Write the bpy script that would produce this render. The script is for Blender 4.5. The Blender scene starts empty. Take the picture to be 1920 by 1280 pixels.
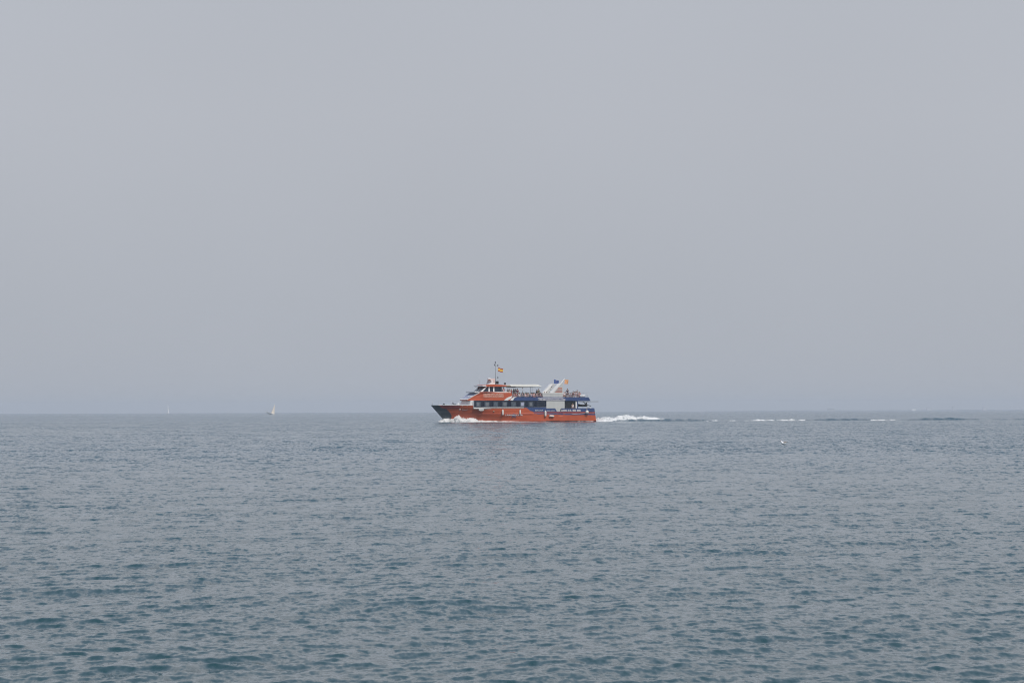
import bpy, bmesh, math, random
import numpy as np
from mathutils import Vector, Matrix

R = math.radians
rng = random.Random(7)
sc = bpy.context.scene
COL = sc.collection

# ------------------------------------------------------------------ camera
F_PX = 4533.0            # 85 mm on a 1920 px wide frame
H = 1.95                 # eye height above the sea
HOR = 771.0              # picture row of the true horizontal
ROLL = 0.0031
cam_d = bpy.data.cameras.new("camera")
cam = bpy.data.objects.new("camera", cam_d)
COL.objects.link(cam)
cam_d.sensor_width = 36.0
cam_d.lens = 85.0
cam_d.clip_start = 0.5
cam_d.clip_end = 40000.0
cam.matrix_world = (Matrix.Translation((0, 0, H)) @ Matrix.Rotation(R(90) + math.atan((HOR - 640) / F_PX), 4, 'X')
                    @ Matrix.Rotation(-ROLL, 4, 'Z'))
cam_d.dof.use_dof = True
cam_d.dof.focus_distance = 430.0
cam_d.dof.aperture_fstop = 18.0
sc.camera = cam

# ------------------------------------------------------------------ world, sun, exposure
SUN_EL, SUN_AZ = R(48), R(152)      # azimuth clockwise from +Y (behind the camera, to the right)
world = bpy.data.worlds.new("World")
sc.world = world
world.use_nodes = True
wn, wl = world.node_tree.nodes, world.node_tree.links
wn.clear()
w_out = wn.new('ShaderNodeOutputWorld')
w_bg = wn.new('ShaderNodeBackground')
w_bg.inputs['Strength'].default_value = 0.1
sky = wn.new('ShaderNodeTexSky')
sky.sky_type = 'NISHITA'
sky.sun_disc = False
sky.sun_elevation = SUN_EL
sky.sun_rotation = SUN_AZ
sky.dust_density = 8.0
sky.air_density = 1.2
tc = wn.new('ShaderNodeTexCoord')
sep = wn.new('ShaderNodeSeparateXYZ')
wl.new(tc.outputs['Generated'], sep.inputs[0])
ramp = wn.new('ShaderNodeValToRGB')          # hazy overcast veil by elevation
mr = wn.new('ShaderNodeMapRange')
mr.inputs['From Min'].default_value = -0.1
mr.inputs['From Max'].default_value = 1.0
wl.new(sep.outputs['Z'], mr.inputs['Value'])
wl.new(mr.outputs[0], ramp.inputs[0])
cr = ramp.color_ramp
cr.elements[0].position = 0.0
cr.elements[0].color = (0.41, 0.444, 0.50, 1)
cr.elements[1].position = 1.0
cr.elements[1].color = (0.25, 0.345, 0.54, 1)
for pos, c in ((0.091, (0.440, 0.468, 0.520)), (0.135, (0.455, 0.482, 0.534)), (0.20, (0.488, 0.510, 0.562)),
               (0.275, (0.488, 0.512, 0.566)), (0.42, (0.36, 0.435, 0.565))):
    e = cr.elements.new(pos)
    e.color = (*c, 1)
sc10 = wn.new('ShaderNodeVectorMath')
sc10.operation = 'SCALE'
sc10.inputs['Scale'].default_value = 10.0
wl.new(ramp.outputs[0], sc10.inputs[0])
nz = wn.new('ShaderNodeTexNoise')            # very faint unevenness of the veil
nz.inputs['Scale'].default_value = 3.5
nz.inputs['Detail'].default_value = 3.0
wl.new(tc.outputs['Generated'], nz.inputs['Vector'])
nmr = wn.new('ShaderNodeMapRange')
nmr.inputs['To Min'].default_value = 0.93
nmr.inputs['To Max'].default_value = 1.07
wl.new(nz.outputs[0], nmr.inputs['Value'])
sc_n = wn.new('ShaderNodeVectorMath')
sc_n.operation = 'SCALE'
wl.new(sc10.outputs[0], sc_n.inputs[0])
wl.new(nmr.outputs[0], sc_n.inputs['Scale'])
mix = wn.new('ShaderNodeMix')
mix.data_type = 'RGBA'
mix.inputs['Factor'].default_value = 0.94
wl.new(sky.outputs[0], mix.inputs[6])
wl.new(sc_n.outputs[0], mix.inputs[7])
wl.new(mix.outputs[2], w_bg.inputs['Color'])
wl.new(w_bg.outputs[0], w_out.inputs[0])

sun_d = bpy.data.lights.new("sun", 'SUN')
sun_d.energy = 2.5
sun_d.angle = R(10)
sun_d.color = (1.0, 0.95, 0.88)
sun = bpy.data.objects.new("sun", sun_d)
COL.objects.link(sun)
sdir = Vector((math.sin(SUN_AZ) * math.cos(SUN_EL), math.cos(SUN_AZ) * math.cos(SUN_EL), math.sin(SUN_EL)))
sun.rotation_euler = sdir.to_track_quat('Z', 'Y').to_euler()

sc.view_settings.view_transform = 'Standard'
sc.view_settings.look = 'None'
sc.view_settings.gamma = 1.0
sc.view_settings.exposure = 0.0
sc.render.engine = 'CYCLES'
sc.cycles.max_bounces = 6
sc.cycles.filter_width = 1.1
sc.cycles.volume_bounces = 1

# ------------------------------------------------------------------ helpers
def tag(o, label=None, cat=None, group=None, kind=None):
    if label: o['label'] = label
    if cat: o['category'] = cat
    if group: o['group'] = group
    if kind: o['kind'] = kind
    return o

def empty(name, loc=(0, 0, 0), rz=0.0, parent=None):
    o = bpy.data.objects.new(name, None)
    o.empty_display_size = 0.2
    COL.objects.link(o)
    o.location = loc
    o.rotation_euler = (0, 0, rz)
    if parent: o.parent = parent
    return o

def link(name, me, m=None, parent=None, smooth=False):
    o = bpy.data.objects.new(name, me)
    COL.objects.link(o)
    if m is not None:
        if len(me.materials): me.materials.clear()
        for mm in (m if isinstance(m, (list, tuple)) else [m]):
            me.materials.append(mm)
    if parent is not None: o.parent = parent
    if smooth:
        for p in me.polygons: p.use_smooth = True
    return o

def obj(name, bm, m=None, parent=None, smooth=False):
    bmesh.ops.recalc_face_normals(bm, faces=bm.faces)
    me = bpy.data.meshes.new(name)
    bm.to_mesh(me)
    bm.free()
    return link(name, me, m, parent, smooth)

def mat(name, color, rough=0.5, metal=0.0, vary=0.08, scale=3.0, spec=0.5, streak=0.0):
    """A paint, cloth or metal with fine mottling, and optional vertical weather streaks."""
    m = bpy.data.materials.new(name)
    m.use_nodes = True
    n, l = m.node_tree.nodes, m.node_tree.links
    b = n['Principled BSDF']
    b.inputs['Roughness'].default_value = rough
    b.inputs['Metallic'].default_value = metal
    b.inputs['Specular IOR Level'].default_value = spec
    t = n.new('ShaderNodeTexCoord')
    nt = n.new('ShaderNodeTexNoise')
    nt.inputs['Scale'].default_value = scale
    nt.inputs['Detail'].default_value = 4.0
    if streak:
        mp = n.new('ShaderNodeMapping')
        mp.inputs['Scale'].default_value = (1.0, 1.0, streak)
        l.new(t.outputs['Object'], mp.inputs[0])
        l.new(mp.outputs[0], nt.inputs['Vector'])
    else:
        l.new(t.outputs['Object'], nt.inputs['Vector'])
    r = n.new('ShaderNodeMapRange')
    r.inputs['From Min'].default_value = 0.3
    r.inputs['From Max'].default_value = 0.7
    r.inputs['To Min'].default_value = 1 - vary
    r.inputs['To Max'].default_value = 1 + vary
    l.new(nt.outputs[0], r.inputs['Value'])
    s = n.new('ShaderNodeVectorMath')
    s.operation = 'SCALE'
    s.inputs[0].default_value = color
    l.new(r.outputs[0], s.inputs['Scale'])
    l.new(s.outputs[0], b.inputs['Base Color'])
    return m

def add_box(bm, x0, x1, y0, y1, z0, z1):
    vs = [bm.verts.new((x, y, z)) for x in (x0, x1) for y in (y0, y1) for z in (z0, z1)]
    for f in ((0, 1, 3, 2), (4, 6, 7, 5), (0, 4, 5, 1), (2, 3, 7, 6), (0, 2, 6, 4), (1, 5, 7, 3)):
        bm.faces.new([vs[i] for i in f])
    return vs

def box(name, x0, x1, y0, y1, z0, z1, m, parent, bev=0.0):
    bm = bmesh.new()
    add_box(bm, min(x0, x1), max(x0, x1), min(y0, y1), max(y0, y1), min(z0, z1), max(z0, z1))
    if bev: bmesh.ops.bevel(bm, geom=bm.edges[:], offset=bev, segments=2, affect='EDGES')
    return obj(name, bm, m, parent)

def add_tube(bm, pts, r, n=6, r1=None):
    pts = [Vector(p) for p in pts]
    rings = []
    for i, p in enumerate(pts):
        d = (pts[min(i + 1, len(pts) - 1)] - pts[max(i - 1, 0)]).normalized()
        a = d.orthogonal().normalized() if i == 0 else (a - d * a.dot(d)).normalized()
        b = d.cross(a)
        rr = r if r1 is None else r + (r1 - r) * i / (len(pts) - 1)
        rings.append([bm.verts.new(p + (a * math.cos(2 * math.pi * k / n) + b * math.sin(2 * math.pi * k / n)) * rr) for k in range(n)])
    for q, s in zip(rings, rings[1:]):
        for k in range(n):
            bm.faces.new((q[k], q[(k + 1) % n], s[(k + 1) % n], s[k]))
    bm.faces.new(rings[0][::-1])
    bm.faces.new(rings[-1])

def tube(name, pts, r, m, parent, n=6, r1=None):
    bm = bmesh.new()
    add_tube(bm, pts, r, n, r1)
    return obj(name, bm, m, parent, True)

def add_ball(bm, c, rx, ry=None, rz=None, seg=10):
    g = bmesh.ops.create_uvsphere(bm, u_segments=seg, v_segments=max(5, seg // 2 + 1), radius=1.0)
    for v in g['verts']:
        v.co = Vector((c[0] + v.co.x * rx, c[1] + v.co.y * (ry or rx), c[2] + v.co.z * (rz or rx)))

# ------------------------------------------------------------------ wave field
DIRS = []
wr = np.random.RandomState(11)
MAIN = R(-52)      # travel direction of the chop: crests run up to the right in the picture
N_W = 120
lam = np.exp(np.linspace(math.log(0.12), math.log(7.0), N_W)) * np.exp(wr.uniform(-.03, .03, N_W))
spread = np.where(wr.rand(N_W) < 0.72, wr.normal(0, R(26), N_W), wr.normal(0, R(75), N_W))
ang = MAIN + spread + np.where(lam > 6, R(-12), 0)
kx, ky = 2 * np.pi / lam * np.cos(ang), 2 * np.pi / lam * np.sin(ang)
kk = 2 * np.pi / lam
slope = np.interp(np.log(lam), np.log([0.12, 0.22, 0.42, 0.8, 1.6, 3.5, 7.0]), [0.025, 0.027, 0.022, 0.0115, 0.0060, 0.005, 0.004])
amp = slope / kk
pha = wr.uniform(0, 2 * np.pi, N_W)

def waves(x, y, spacing):
    """Height and sideways shift of the chop; components shorter than the local mesh spacing fade out."""
    z = np.zeros_like(x); dx = np.zeros_like(x); dy = np.zeros_like(x)
    for i in range(N_W):
        f = np.clip((lam[i] / spacing - 2.2) / 1.6, 0, 1).astype(x.dtype)
        if f.max() <= 0: continue
        p = kx[i] * x + ky[i] * y + pha[i]
        c, s = np.cos(p), np.sin(p)
        a = amp[i] * f
        z += a * c
        dx -= 1.15 * a * s * (kx[i] / kk[i])
        dy -= 1.15 * a * s * (ky[i] / kk[i])
    return z, dx, dy

# ferry placement (also needed by its wake)
TH = R(20)
D_B = 458.0
BX, BY = (1101.4 - 960) / F_PX * D_B, D_B
ca, sa = math.cos(TH), math.sin(TH)

def to_world(x, y):
    return BX + x * ca - y * sa, BY + x * sa + y * ca

def wake_height(x, y):
    """Swell left by the ferry, in the ferry's own axes: xl aft of the stern, yl to its starboard."""
    ex, ey = x - BX, y - BY
    xl, yl = ex * ca + ey * sa, -ex * sa + ey * ca
    z = np.zeros_like(x)
    def ridge(x0, x1, y0, y1, hgt, wid, soft=4.0):
        t = (xl - x0) / (x1 - x0)
        c = y0 + (y1 - y0) * t
        env = 1 / (1 + np.exp(-np.clip((xl - x0) / soft, -30, 30))) / (1 + np.exp(-np.clip((x1 - xl) / soft, -30, 30)))
        return hgt * env * np.exp(-((yl - c) / wid) ** 2)
    z += ridge(4, 24, -2.5, -1.0, 0.36, 1.7, 1.5)
    z += ridge(33, 44, -2.5, -3.5, 0.20, 1.2, 2.5)
    z += ridge(46, 60, -4.2, -3.6, 0.30, 1.2, 1.5)
    z += ridge(66, 80, -5.6, -5.9, 0.40, 1.2, 1.8)
    z += ridge(84, 94, -7.5, -7, 0.20, 1.2, 2.0)
    z += ridge(100, 112, -8, -7.5, 0.20, 1.2, 2.0)
    z += ridge(-34, -27, -1, 1, 0.10, 3.0, 1.5)
    z *= 1.1 + 0.25 * np.sin(xl * 1.7) * np.sin(xl * 0.61 + yl)
    z += 0.05 * np.exp(-((yl + 3) / 4.5) ** 2) * (xl > 2) * np.exp(-np.clip(xl, 0, None) / 90) * np.sin(xl * 2.6 + yl * 0.8) * np.sin(xl * .37 + 1)
    return z.astype(x.dtype)

def sea_mesh():
    ds = [0.8]
    while ds[-1] < 12.5: ds.append(ds[-1] * 1.12)
    while ds[-1] < 8200:
        d = ds[-1]
        if d < 150: s = max(0.036, 0.0022 * d)
        elif d < 500: s = 0.33 + (d - 150) * 0.0005
        elif d < 2000: s = 0.004 * d
        else: s = 0.012 * d
        ds.append(d + s)
    ds = np.array(ds, dtype=np.float64)
    fov = 13.6
    th = np.concatenate([np.linspace(-180, -60, 9)[:-1], np.linspace(-60, -fov, 14)[:-1], np.linspace(-fov, fov, 425),
                         np.linspace(fov, 60, 14)[1:], np.linspace(60, 180, 9)[1:-1]])
    th = np.radians(th)
    sp_r = np.gradient(ds)
    dth = np.gradient(th); dth = np.abs(dth); dth[0] = dth[-1] = R(10)
    D, T = np.meshgrid(ds, th, indexing='ij')
    SP = np.maximum(np.meshgrid(sp_r, th, indexing='ij')[0], D * np.meshgrid(ds, dth, indexing='ij')[1]).astype(np.float32)
    X = (D * np.sin(T)); Y = (D * np.cos(T))
    x32, y32 = X.astype(np.float32), Y.astype(np.float32)
    z, dx, dy = waves(x32, y32, SP)
    z += wake_height(x32, y32)
    # calm edge: nothing rises above the far horizon
    fade = np.clip((7500 - D) / 3000, 0, 1).astype(np.float32)
    co = np.stack([x32 + dx * fade, y32 + dy * fade, z * fade], -1).reshape(-1, 3).astype(np.float32)
    nr, nc = D.shape
    i = np.arange(nr - 1)[:, None] * nc
    j = np.arange(nc)[None, :]
    j2 = (j + 1) % nc
    quads = np.stack([i + j, i + j2, i + nc + j2, i + nc + j], -1).reshape(-1, 4)
    quads = quads[:, ::-1]
    nv, nq = len(co), len(quads)
    me = bpy.data.meshes.new("sea")
    me.vertices.add(nv)
    me.vertices.foreach_set("co", co.ravel())
    me.loops.add(nq * 4)
    me.loops.foreach_set("vertex_index", quads.ravel().astype(np.int32))
    me.polygons.add(nq)
    me.polygons.foreach_set("loop_start", np.arange(0, nq * 4, 4, dtype=np.int32))
    me.polygons.foreach_set("loop_total", np.full(nq, 4, dtype=np.int32))
    me.polygons.foreach_set("use_smooth", np.ones(nq, dtype=bool))
    at = me.attributes.new("coarse", 'FLOAT', 'POINT')     # how much of the chop the mesh leaves to the material
    at.data.foreach_set("value", np.clip((SP - 0.03) / 0.25, 0, 1.0).ravel().astype(np.float32))
    me.update()
    me.validate()
    return me

def sea_material():
    m = bpy.data.materials.new("sea_water")
    m.use_nodes = True
    n, l = m.node_tree.nodes, m.node_tree.links
    b = n['Principled BSDF']
    b.inputs['Base Color'].default_value = (0.008, 0.056, 0.063, 1)
    b.inputs['Roughness'].default_value = 0.06
    b.inputs['IOR'].default_value = 1.333
    geo = n.new('ShaderNodeNewGeometry')
    # greener over the shallows near the shore, bluer in deep water
    sxyz = n.new('ShaderNodeSeparateXYZ')
    l.new(geo.outputs['Position'], sxyz.inputs[0])
    dm = n.new('ShaderNodeMapRange')
    dm.inputs['From Min'].default_value = 14.0
    dm.inputs['From Max'].default_value = 110.0
    l.new(sxyz.outputs['Y'], dm.inputs['Value'])
    dc = n.new('ShaderNodeMix')
    dc.data_type = 'RGBA'
    dc.inputs[6].default_value = (0.009, 0.052, 0.057, 1)
    dc.inputs[7].default_value = (0.008, 0.064, 0.092, 1)
    l.new(dm.outputs[0], dc.inputs['Factor'])
    l.new(dc.outputs[2], b.inputs['Base Color'])
    # large patches of ruffled and slick water
    mp = n.new('ShaderNodeMapping')
    mp.inputs['Rotation'].default_value = (0, 0, R(-18))
    mp.inputs['Scale'].default_value = (0.010, 0.028, 0.02)
    l.new(geo.outputs['Position'], mp.inputs[0])
    patch = n.new('ShaderNodeTexNoise')
    patch.inputs['Scale'].default_value = 1.0
    patch.inputs['Detail'].default_value = 5.0
    patch.inputs['Distortion'].default_value = 0.6
    l.new(mp.outputs[0], patch.inputs['Vector'])
    pr = n.new('ShaderNodeMapRange')
    pr.inputs['From Min'].default_value = 0.34
    pr.inputs['From Max'].default_value = 0.66
    pr.inputs['To Min'].default_value = 0.55
    pr.inputs['To Max'].default_value = 1.4
    l.new(patch.outputs[0], pr.inputs['Value'])
    att = n.new('ShaderNodeAttribute')
    att.attribute_name = "coarse"
    acc = None
    # (size of ripples per metre, slope, grows where the mesh is coarse)
    for sc_, s, coarse, seed in ((20.0, 0.42, 0, 3.1), (7.0, 0.46, 0, 7.7), (9.0, 1.2, 1, 2.2), (4.0, 1.15, 1, 1.3), (1.3, 0.55, 1, 5.9), (0.2, 0.30, 1, 9.9)):
        mpp = n.new('ShaderNodeMapping')
        mpp.inputs['Location'].default_value = (seed, seed * 2, seed)
        mpp.inputs['Rotation'].default_value = (0, 0, -MAIN + R(seed * 4))
        mpp.inputs['Scale'].default_value = (sc_, sc_ * 0.45, sc_)
        l.new(geo.outputs['Position'], mpp.inputs[0])
        nt = n.new('ShaderNodeTexNoise')
        nt.inputs['Scale'].default_value = 1.0
        nt.inputs['Detail'].default_value = 2.0
        nt.inputs['Roughness'].default_value = 0.55
        l.new(mpp.outputs[0], nt.inputs['Vector'])
        sub = n.new('ShaderNodeVectorMath')
        sub.operation = 'SUBTRACT'
        l.new(nt.outputs['Color'], sub.inputs[0])
        sub.inputs[1].default_value = (0.5, 0.5, 0.5)
        s1 = n.new('ShaderNodeVectorMath')
        s1.operation = 'MULTIPLY'
        l.new(sub.outputs[0], s1.inputs[0])
        s1.inputs[1].default_value = (s, s, 0)
        last = s1
        if coarse:
            s2 = n.new('ShaderNodeVectorMath')
            s2.operation = 'SCALE'
            l.new(s1.outputs[0], s2.inputs[0])
            l.new(att.outputs['Fac'], s2.inputs['Scale'])
            last = s2
        if acc is None: acc = last
        else:
            a = n.new('ShaderNodeVectorMath')
            a.operation = 'ADD'
            l.new(acc.outputs[0], a.inputs[0])
            l.new(last.outputs[0], a.inputs[1])
            acc = a
    sp = n.new('ShaderNodeVectorMath')
    sp.operation = 'SCALE'
    l.new(acc.outputs[0], sp.inputs[0])
    l.new(pr.outputs[0], sp.inputs['Scale'])
    ad = n.new('ShaderNodeVectorMath')
    ad.operation = 'ADD'
    l.new(sp.outputs[0], ad.inputs[0])
    l.new(geo.outputs['Normal'], ad.inputs[1])
    nm = n.new('ShaderNodeVectorMath')
    nm.operation = 'NORMALIZE'
    l.new(ad.outputs[0], nm.inputs[0])
    l.new(nm.outputs[0], b.inputs['Normal'])
    return m

sea = link("sea", sea_mesh(), sea_material())
tag(sea, "grey-blue sea with small choppy waves reaching to the hazy horizon", kind='structure')

# haze: one closed box of even air round everything
bm = bmesh.new()
add_box(bm, -8600, 8600, -8600, 8600, -1.8, 34.0)
hz = bpy.data.materials.new("haze_air")
hz.use_nodes = True
hn, hl = hz.node_tree.nodes, hz.node_tree.links
hn.clear()
ho = hn.new('ShaderNodeOutputMaterial')
hv = hn.new('ShaderNodeVolumePrincipled')
hv.inputs['Color'].default_value = (0.86, 0.90, 0.97, 1)
hv.inputs['Density'].default_value = 0.00014
hl.new(hv.outputs[0], ho.inputs['Volume'])
haze = obj("haze", bm, hz)
tag(haze, "thin pale sea haze", kind='stuff')

# ------------------------------------------------------------------ materials
M = {}
M['orange'] = mat('orange_paint', (0.51, 0.098, 0.036), 0.38, vary=0.06, scale=0.9, streak=0.25)
M['red'] = mat('dull_red_paint', (0.30, 0.058, 0.050), 0.4, vary=0.10, scale=1.2)
M['blue'] = mat('blue_paint', (0.044, 0.076, 0.19), 0.42, vary=0.10, scale=1.0, spec=0.3)
M['bow'] = mat('slate_blue_bow', (0.072, 0.088, 0.102), 0.3, vary=0.3, scale=0.8)  # slate blue area over the fore end of the hull
M['keel'] = mat('dark_antifouling', (0.045, 0.018, 0.015), 0.6)
M['white'] = mat('white_gelcoat', (0.80, 0.785, 0.76), 0.4, vary=0.05, scale=1.4, streak=0.3)
M['offwhite'] = mat('shaded_white_panel', (0.54, 0.54, 0.515), 0.5, vary=0.06, scale=1.2, streak=0.3)  # duller white: the shade on upright faces is in the colour
M['grey'] = mat('grey_recess', (0.26, 0.25, 0.235), 0.6, vary=0.12, scale=2.0)
M['dark'] = mat('dark_trim', (0.020, 0.024, 0.036), 0.3)
M['band'] = mat('dark_window_band', (0.012, 0.018, 0.036), 0.45, vary=0.15, spec=0.2)
M['pane'] = mat('see_through_lit_pane', (0.075, 0.095, 0.12), 0.12, vary=0.35, scale=2.5, spec=0.8)  # slate base stands in for light seen through the cabin
M['pane_dark'] = mat('dark_pane', (0.018, 0.024, 0.040), 0.12, vary=0.3, scale=2.5, spec=0.4)
M['pane_sky'] = mat('sky_reflecting_pane', (0.40, 0.41, 0.52), 0.45, vary=0.12, spec=0.4)  # pale lilac base stands in for sky mirrored in the glass
M['cream'] = mat('cream_canvas', (0.86, 0.84, 0.77), 0.8, vary=0.04)
M['tan'] = mat('tan_canvas', (0.36, 0.27, 0.19), 0.8, vary=0.1)
M['steel'] = mat('stainless_tube', (0.55, 0.55, 0.56), 0.35, 0.5)
M['grey_metal'] = mat('grey_metal', (0.16, 0.17, 0.19), 0.5)
M['black'] = mat('black_rubber', (0.02, 0.02, 0.022), 0.6)
M['fender'] = mat('white_fender_vinyl', (0.80, 0.74, 0.68), 0.45, vary=0.06)
M['text'] = mat('white_lettering', (0.74, 0.70, 0.70), 0.5)
M['pinktext'] = mat('cream_lettering', (0.80, 0.62, 0.50), 0.5)
M['flag_red'] = mat('red_flag_cloth', (0.34, 0.05, 0.04), 0.8)
M['flag_yellow'] = mat('yellow_flag_cloth', (0.80, 0.48, 0.06), 0.8)
M['flag_blue'] = mat('blue_flag_cloth', (0.035, 0.09, 0.30), 0.8)
M['flag_orange'] = mat('orange_flag_cloth', (0.82, 0.38, 0.20), 0.8)
M['skin'] = mat('skin', (0.42, 0.24, 0.17), 0.6)
M['hair'] = mat('dark_hair', (0.022, 0.016, 0.014), 0.6)
M['ring'] = mat('orange_lifebuoy', (0.62, 0.30, 0.14), 0.5)
M['rib'] = mat('grey_inflatable_tube', (0.10, 0.105, 0.105), 0.55)
M['sail'] = mat('white_sailcloth', (0.93, 0.92, 0.92), 0.7)
M['sail2'] = mat('sunlit_sailcloth', (0.98, 0.86, 0.72), 0.7)  # warm sunlight on the sail is put into the cloth colour
M['purple'] = mat('violet_emblem_paint', (0.085, 0.060, 0.125), 0.4)
CLOTH = {k: mat(k + '_cloth', c, 0.8, vary=0.12, scale=8) for k, c in {
    'white': (0.80, 0.72, 0.73), 'pink': (0.70, 0.43, 0.45), 'lilac': (0.46, 0.38, 0.48), 'red': (0.36, 0.06, 0.07),
    'maroon': (0.15, 0.04, 0.06), 'navy': (0.03, 0.04, 0.08), 'grey': (0.25, 0.25, 0.28), 'salmon': (0.60, 0.30, 0.27),
    'black': (0.02, 0.02, 0.024), 'olive': (0.16, 0.16, 0.10)}.items()}

# ------------------------------------------------------------------ the ferry's frame
# local axes: x aft (0 = stern, bow near -31), y starboard (away from the camera), z up
ferry = empty("passenger_ferry", (BX, BY, 0.0), TH)
tag(ferry, "orange and blue double-deck passenger ferry full of people, under way to the left", "ferry")

def LX(px, y=-3.4):
    q = (px - 960) / F_PX
    return (q * (BY + y * ca) - BX + y * sa) / (ca - q * sa)

def LZ(py, x, y=-3.4):
    wx, wy = to_world(x, y)
    px = 960 + F_PX * wx / wy
    return H + (HOR + (960 - px) * ROLL - py) * wy / F_PX

def PROJ(x, y, z):
    wx, wy = to_world(x, y)
    px = 960 + F_PX * wx / wy
    return px, HOR + (960 - px) * ROLL - (z - H) * F_PX / wy

def P(px, py, y=-3.4):
    x = LX(px, y)
    return x, LZ(py, x, y)

def prism(name, pts, hw, m, parent, taper=None, y0=None, y1=None, bev=0.0):
    """Side outline (measured on the port face) carried across the beam; taper(x) narrows it in plan."""
    ya = -hw if y0 is None else y0
    yb = hw if y1 is None else y1
    tf = taper or (lambda x: 1.0)
    prof = []
    for px, py in pts:
        y = ya
        for _ in range(4):
            x, z = P(px, py, y)
            y = ya * tf(x)
        prof.append((x, z, y))
    # split long edges so the plan taper shows as a curve
    dense = []
    for (a, b) in zip(prof, prof[1:] + prof[:1]):
        k = max(1, int(abs(b[0] - a[0]) / 0.8)) if taper else 1
        for i in range(k):
            t = i / k
            dense.append((a[0] + (b[0] - a[0]) * t, a[1] + (b[1] - a[1]) * t))
    bm = bmesh.new()
    A = [bm.verts.new((x, ya * tf(x), z)) for x, z in dense]
    B = [bm.verts.new((x, yb * tf(x), z)) for x, z in dense]
    bm.faces.new(A)
    bm.faces.new(B[::-1])
    for i in range(len(A)):
        j = (i + 1) % len(A)
        bm.faces.new((A[i], B[i], B[j], A[j]))
    bmesh.ops.triangulate(bm, faces=[f for f in bm.faces if len(f.verts) > 4])
    if bev: bmesh.ops.bevel(bm, geom=[e for e in bm.edges if len(e.link_faces) == 2 and e.calc_face_angle(0) > 0.5], offset=bev, segments=1, affect='EDGES')
    return obj(name, bm, m, parent)

def panel(name, pts, m, parent, y=-3.4, th=0.03):
    """Thin plate standing proud of a port side face (outline in picture measure)."""
    return prism(name, pts, 1, m, parent, y0=y - th, y1=y)

def sidebox(name, px0, px1, py0, py1, m, parent, y0=-3.4, y1=3.4, bev=0.0):
    xa, za = P(px0, py0, y0)
    xb, _ = P(px1, py0, y0)
    _, zb = P(px0, py1, y0)
    return box(name, xa, xb, y0, y1, za, zb, m, parent, bev)

# hull ----------------------------------------------------------------
W0, WT = -0.8, 3.16
def x_stem(w): return -(28.35 + 2.9 * max(w, -0.4) / 3.15)
def half_beam(x, w):
    wn_ = min(max(w / 2.8, -0.3), 1.15)
    bmax = 3.30 + 0.10 * min(max(w / 2.0, 0), 1)
    L = 17.5 - 5.5 * min(max(wn_, 0), 1)
    t = min(max((x - x_stem(w)) / L, 0), 1)
    p = 1.7 + 0.9 * min(max(wn_, 0), 1)
    b = bmax * (1 - (1 - t) ** p)
    if w < 0: b *= 1 + w * 0.5
    return b
SHEER = [(LX(800, 0) - 2, 3.16), (LX(886, -3.0), 3.10), (LX(895), 2.66), (LX(1011), 2.62), (LX(1012), 2.50), (LX(1039.5), 2.50),
         (LX(1040.2), 1.90), (LX(1050.3), 1.90), (LX(1051), 2.50), (LX(1099), 2.52), (LX(1100), 2.60), (LX(1106), 2.56), (0.5, 2.5)]
def sheer(x):
    return float(np.interp(x, [a for a, _ in SHEER], [b for _, b in SHEER]))
def in_poly(px, py, poly):
    r = False
    for (x0, y0), (x1, y1) in zip(poly, poly[1:] + poly[:1]):
        if (y0 > py) != (y1 > py) and px < (x1 - x0) * (py - y0) / (y1 - y0) + x0: r = not r
    return r
BOW_P = [(800, 755), (823, 759), (826, 763.5), (831, 765.6), (837, 766.6), (841, 770), (844, 774), (847, 781), (840, 795), (820, 795)]
BLUE_P = [(983, 763), (988, 765), (994, 770), (1000, 771.6), (1125, 771.8), (1125, 760), (983, 760)]
RED_P = [(998, 771.6), (1125, 771.8), (1125, 775.2), (1050, 774.6), (1001, 774.2)]
NAVY_P = [(1000, 774.2), (1050, 774.8), (1125, 775.0), (1125, 778.0), (1060, 777.2), (1030, 776.4), (1002, 775.6)]
def hull_mesh():
    bm = bmesh.new()
    NS, NR = 300, 40
    grid = {}
    for side in (-1, 1):
        for i in range(NS + 1):
            s = i / NS
            xn = -s * 31.2
            wt = sheer(xn)
            for j in range(NR + 1):
                w = W0 + (wt - W0) * j / NR
                xs = 0.42 - 0.17 * w           # raked transom
                x = xs + (x_stem(w) - xs) * s
                b = half_beam(x, w) if i < NS else 0.0
                if side == 1 and i == NS: grid[(side, i, j)] = grid[(-1, i, j)]; continue
                grid[(side, i, j)] = bm.verts.new((x, side * b, w))
    mats = []
    for side in (-1, 1):
        for i in range(NS):
            for j in range(NR):
                q = [grid[(side, i, j)], grid[(side, i + 1, j)], grid[(side, i + 1, j + 1)], grid[(side, i, j + 1)]]
                try: f = bm.faces.new(q)
                except ValueError: continue
                c = sum((v.co for v in q), Vector()) / 4
                px, py = PROJ(c.x, -abs(c.y), c.z)
                if in_poly(px, py, BOW_P): f.material_index = 1
                elif in_poly(px, py, BLUE_P): f.material_index = 2
                elif in_poly(px, py, RED_P): f.material_index = 3
                elif in_poly(px, py, NAVY_P): f.material_index = 2
                elif c.z < 0.16: f.material_index = 4
                elif px < 862 and py < 766: f.material_index = 3
                f.smooth = True
    # transom and deck
    for j in range(NR):
        bm.faces.new((grid[(-1, 0, j)], grid[(-1, 0, j + 1)], grid[(1, 0, j + 1)], grid[(1, 0, j)]))
    jd = int(NR * 0.72)
    for i in range(NS):
        a, b_, c_, d_ = grid[(-1, i, jd)], grid[(1, i, jd)], grid[(1, i + 1, jd)], grid[(-1, i + 1, jd)]
        vs = [a, b_, c_] + ([d_] if d_ is not c_ else [])
        try: bm.faces.new(vs).material_index = 5
        except ValueError: pass
    return bm
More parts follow.
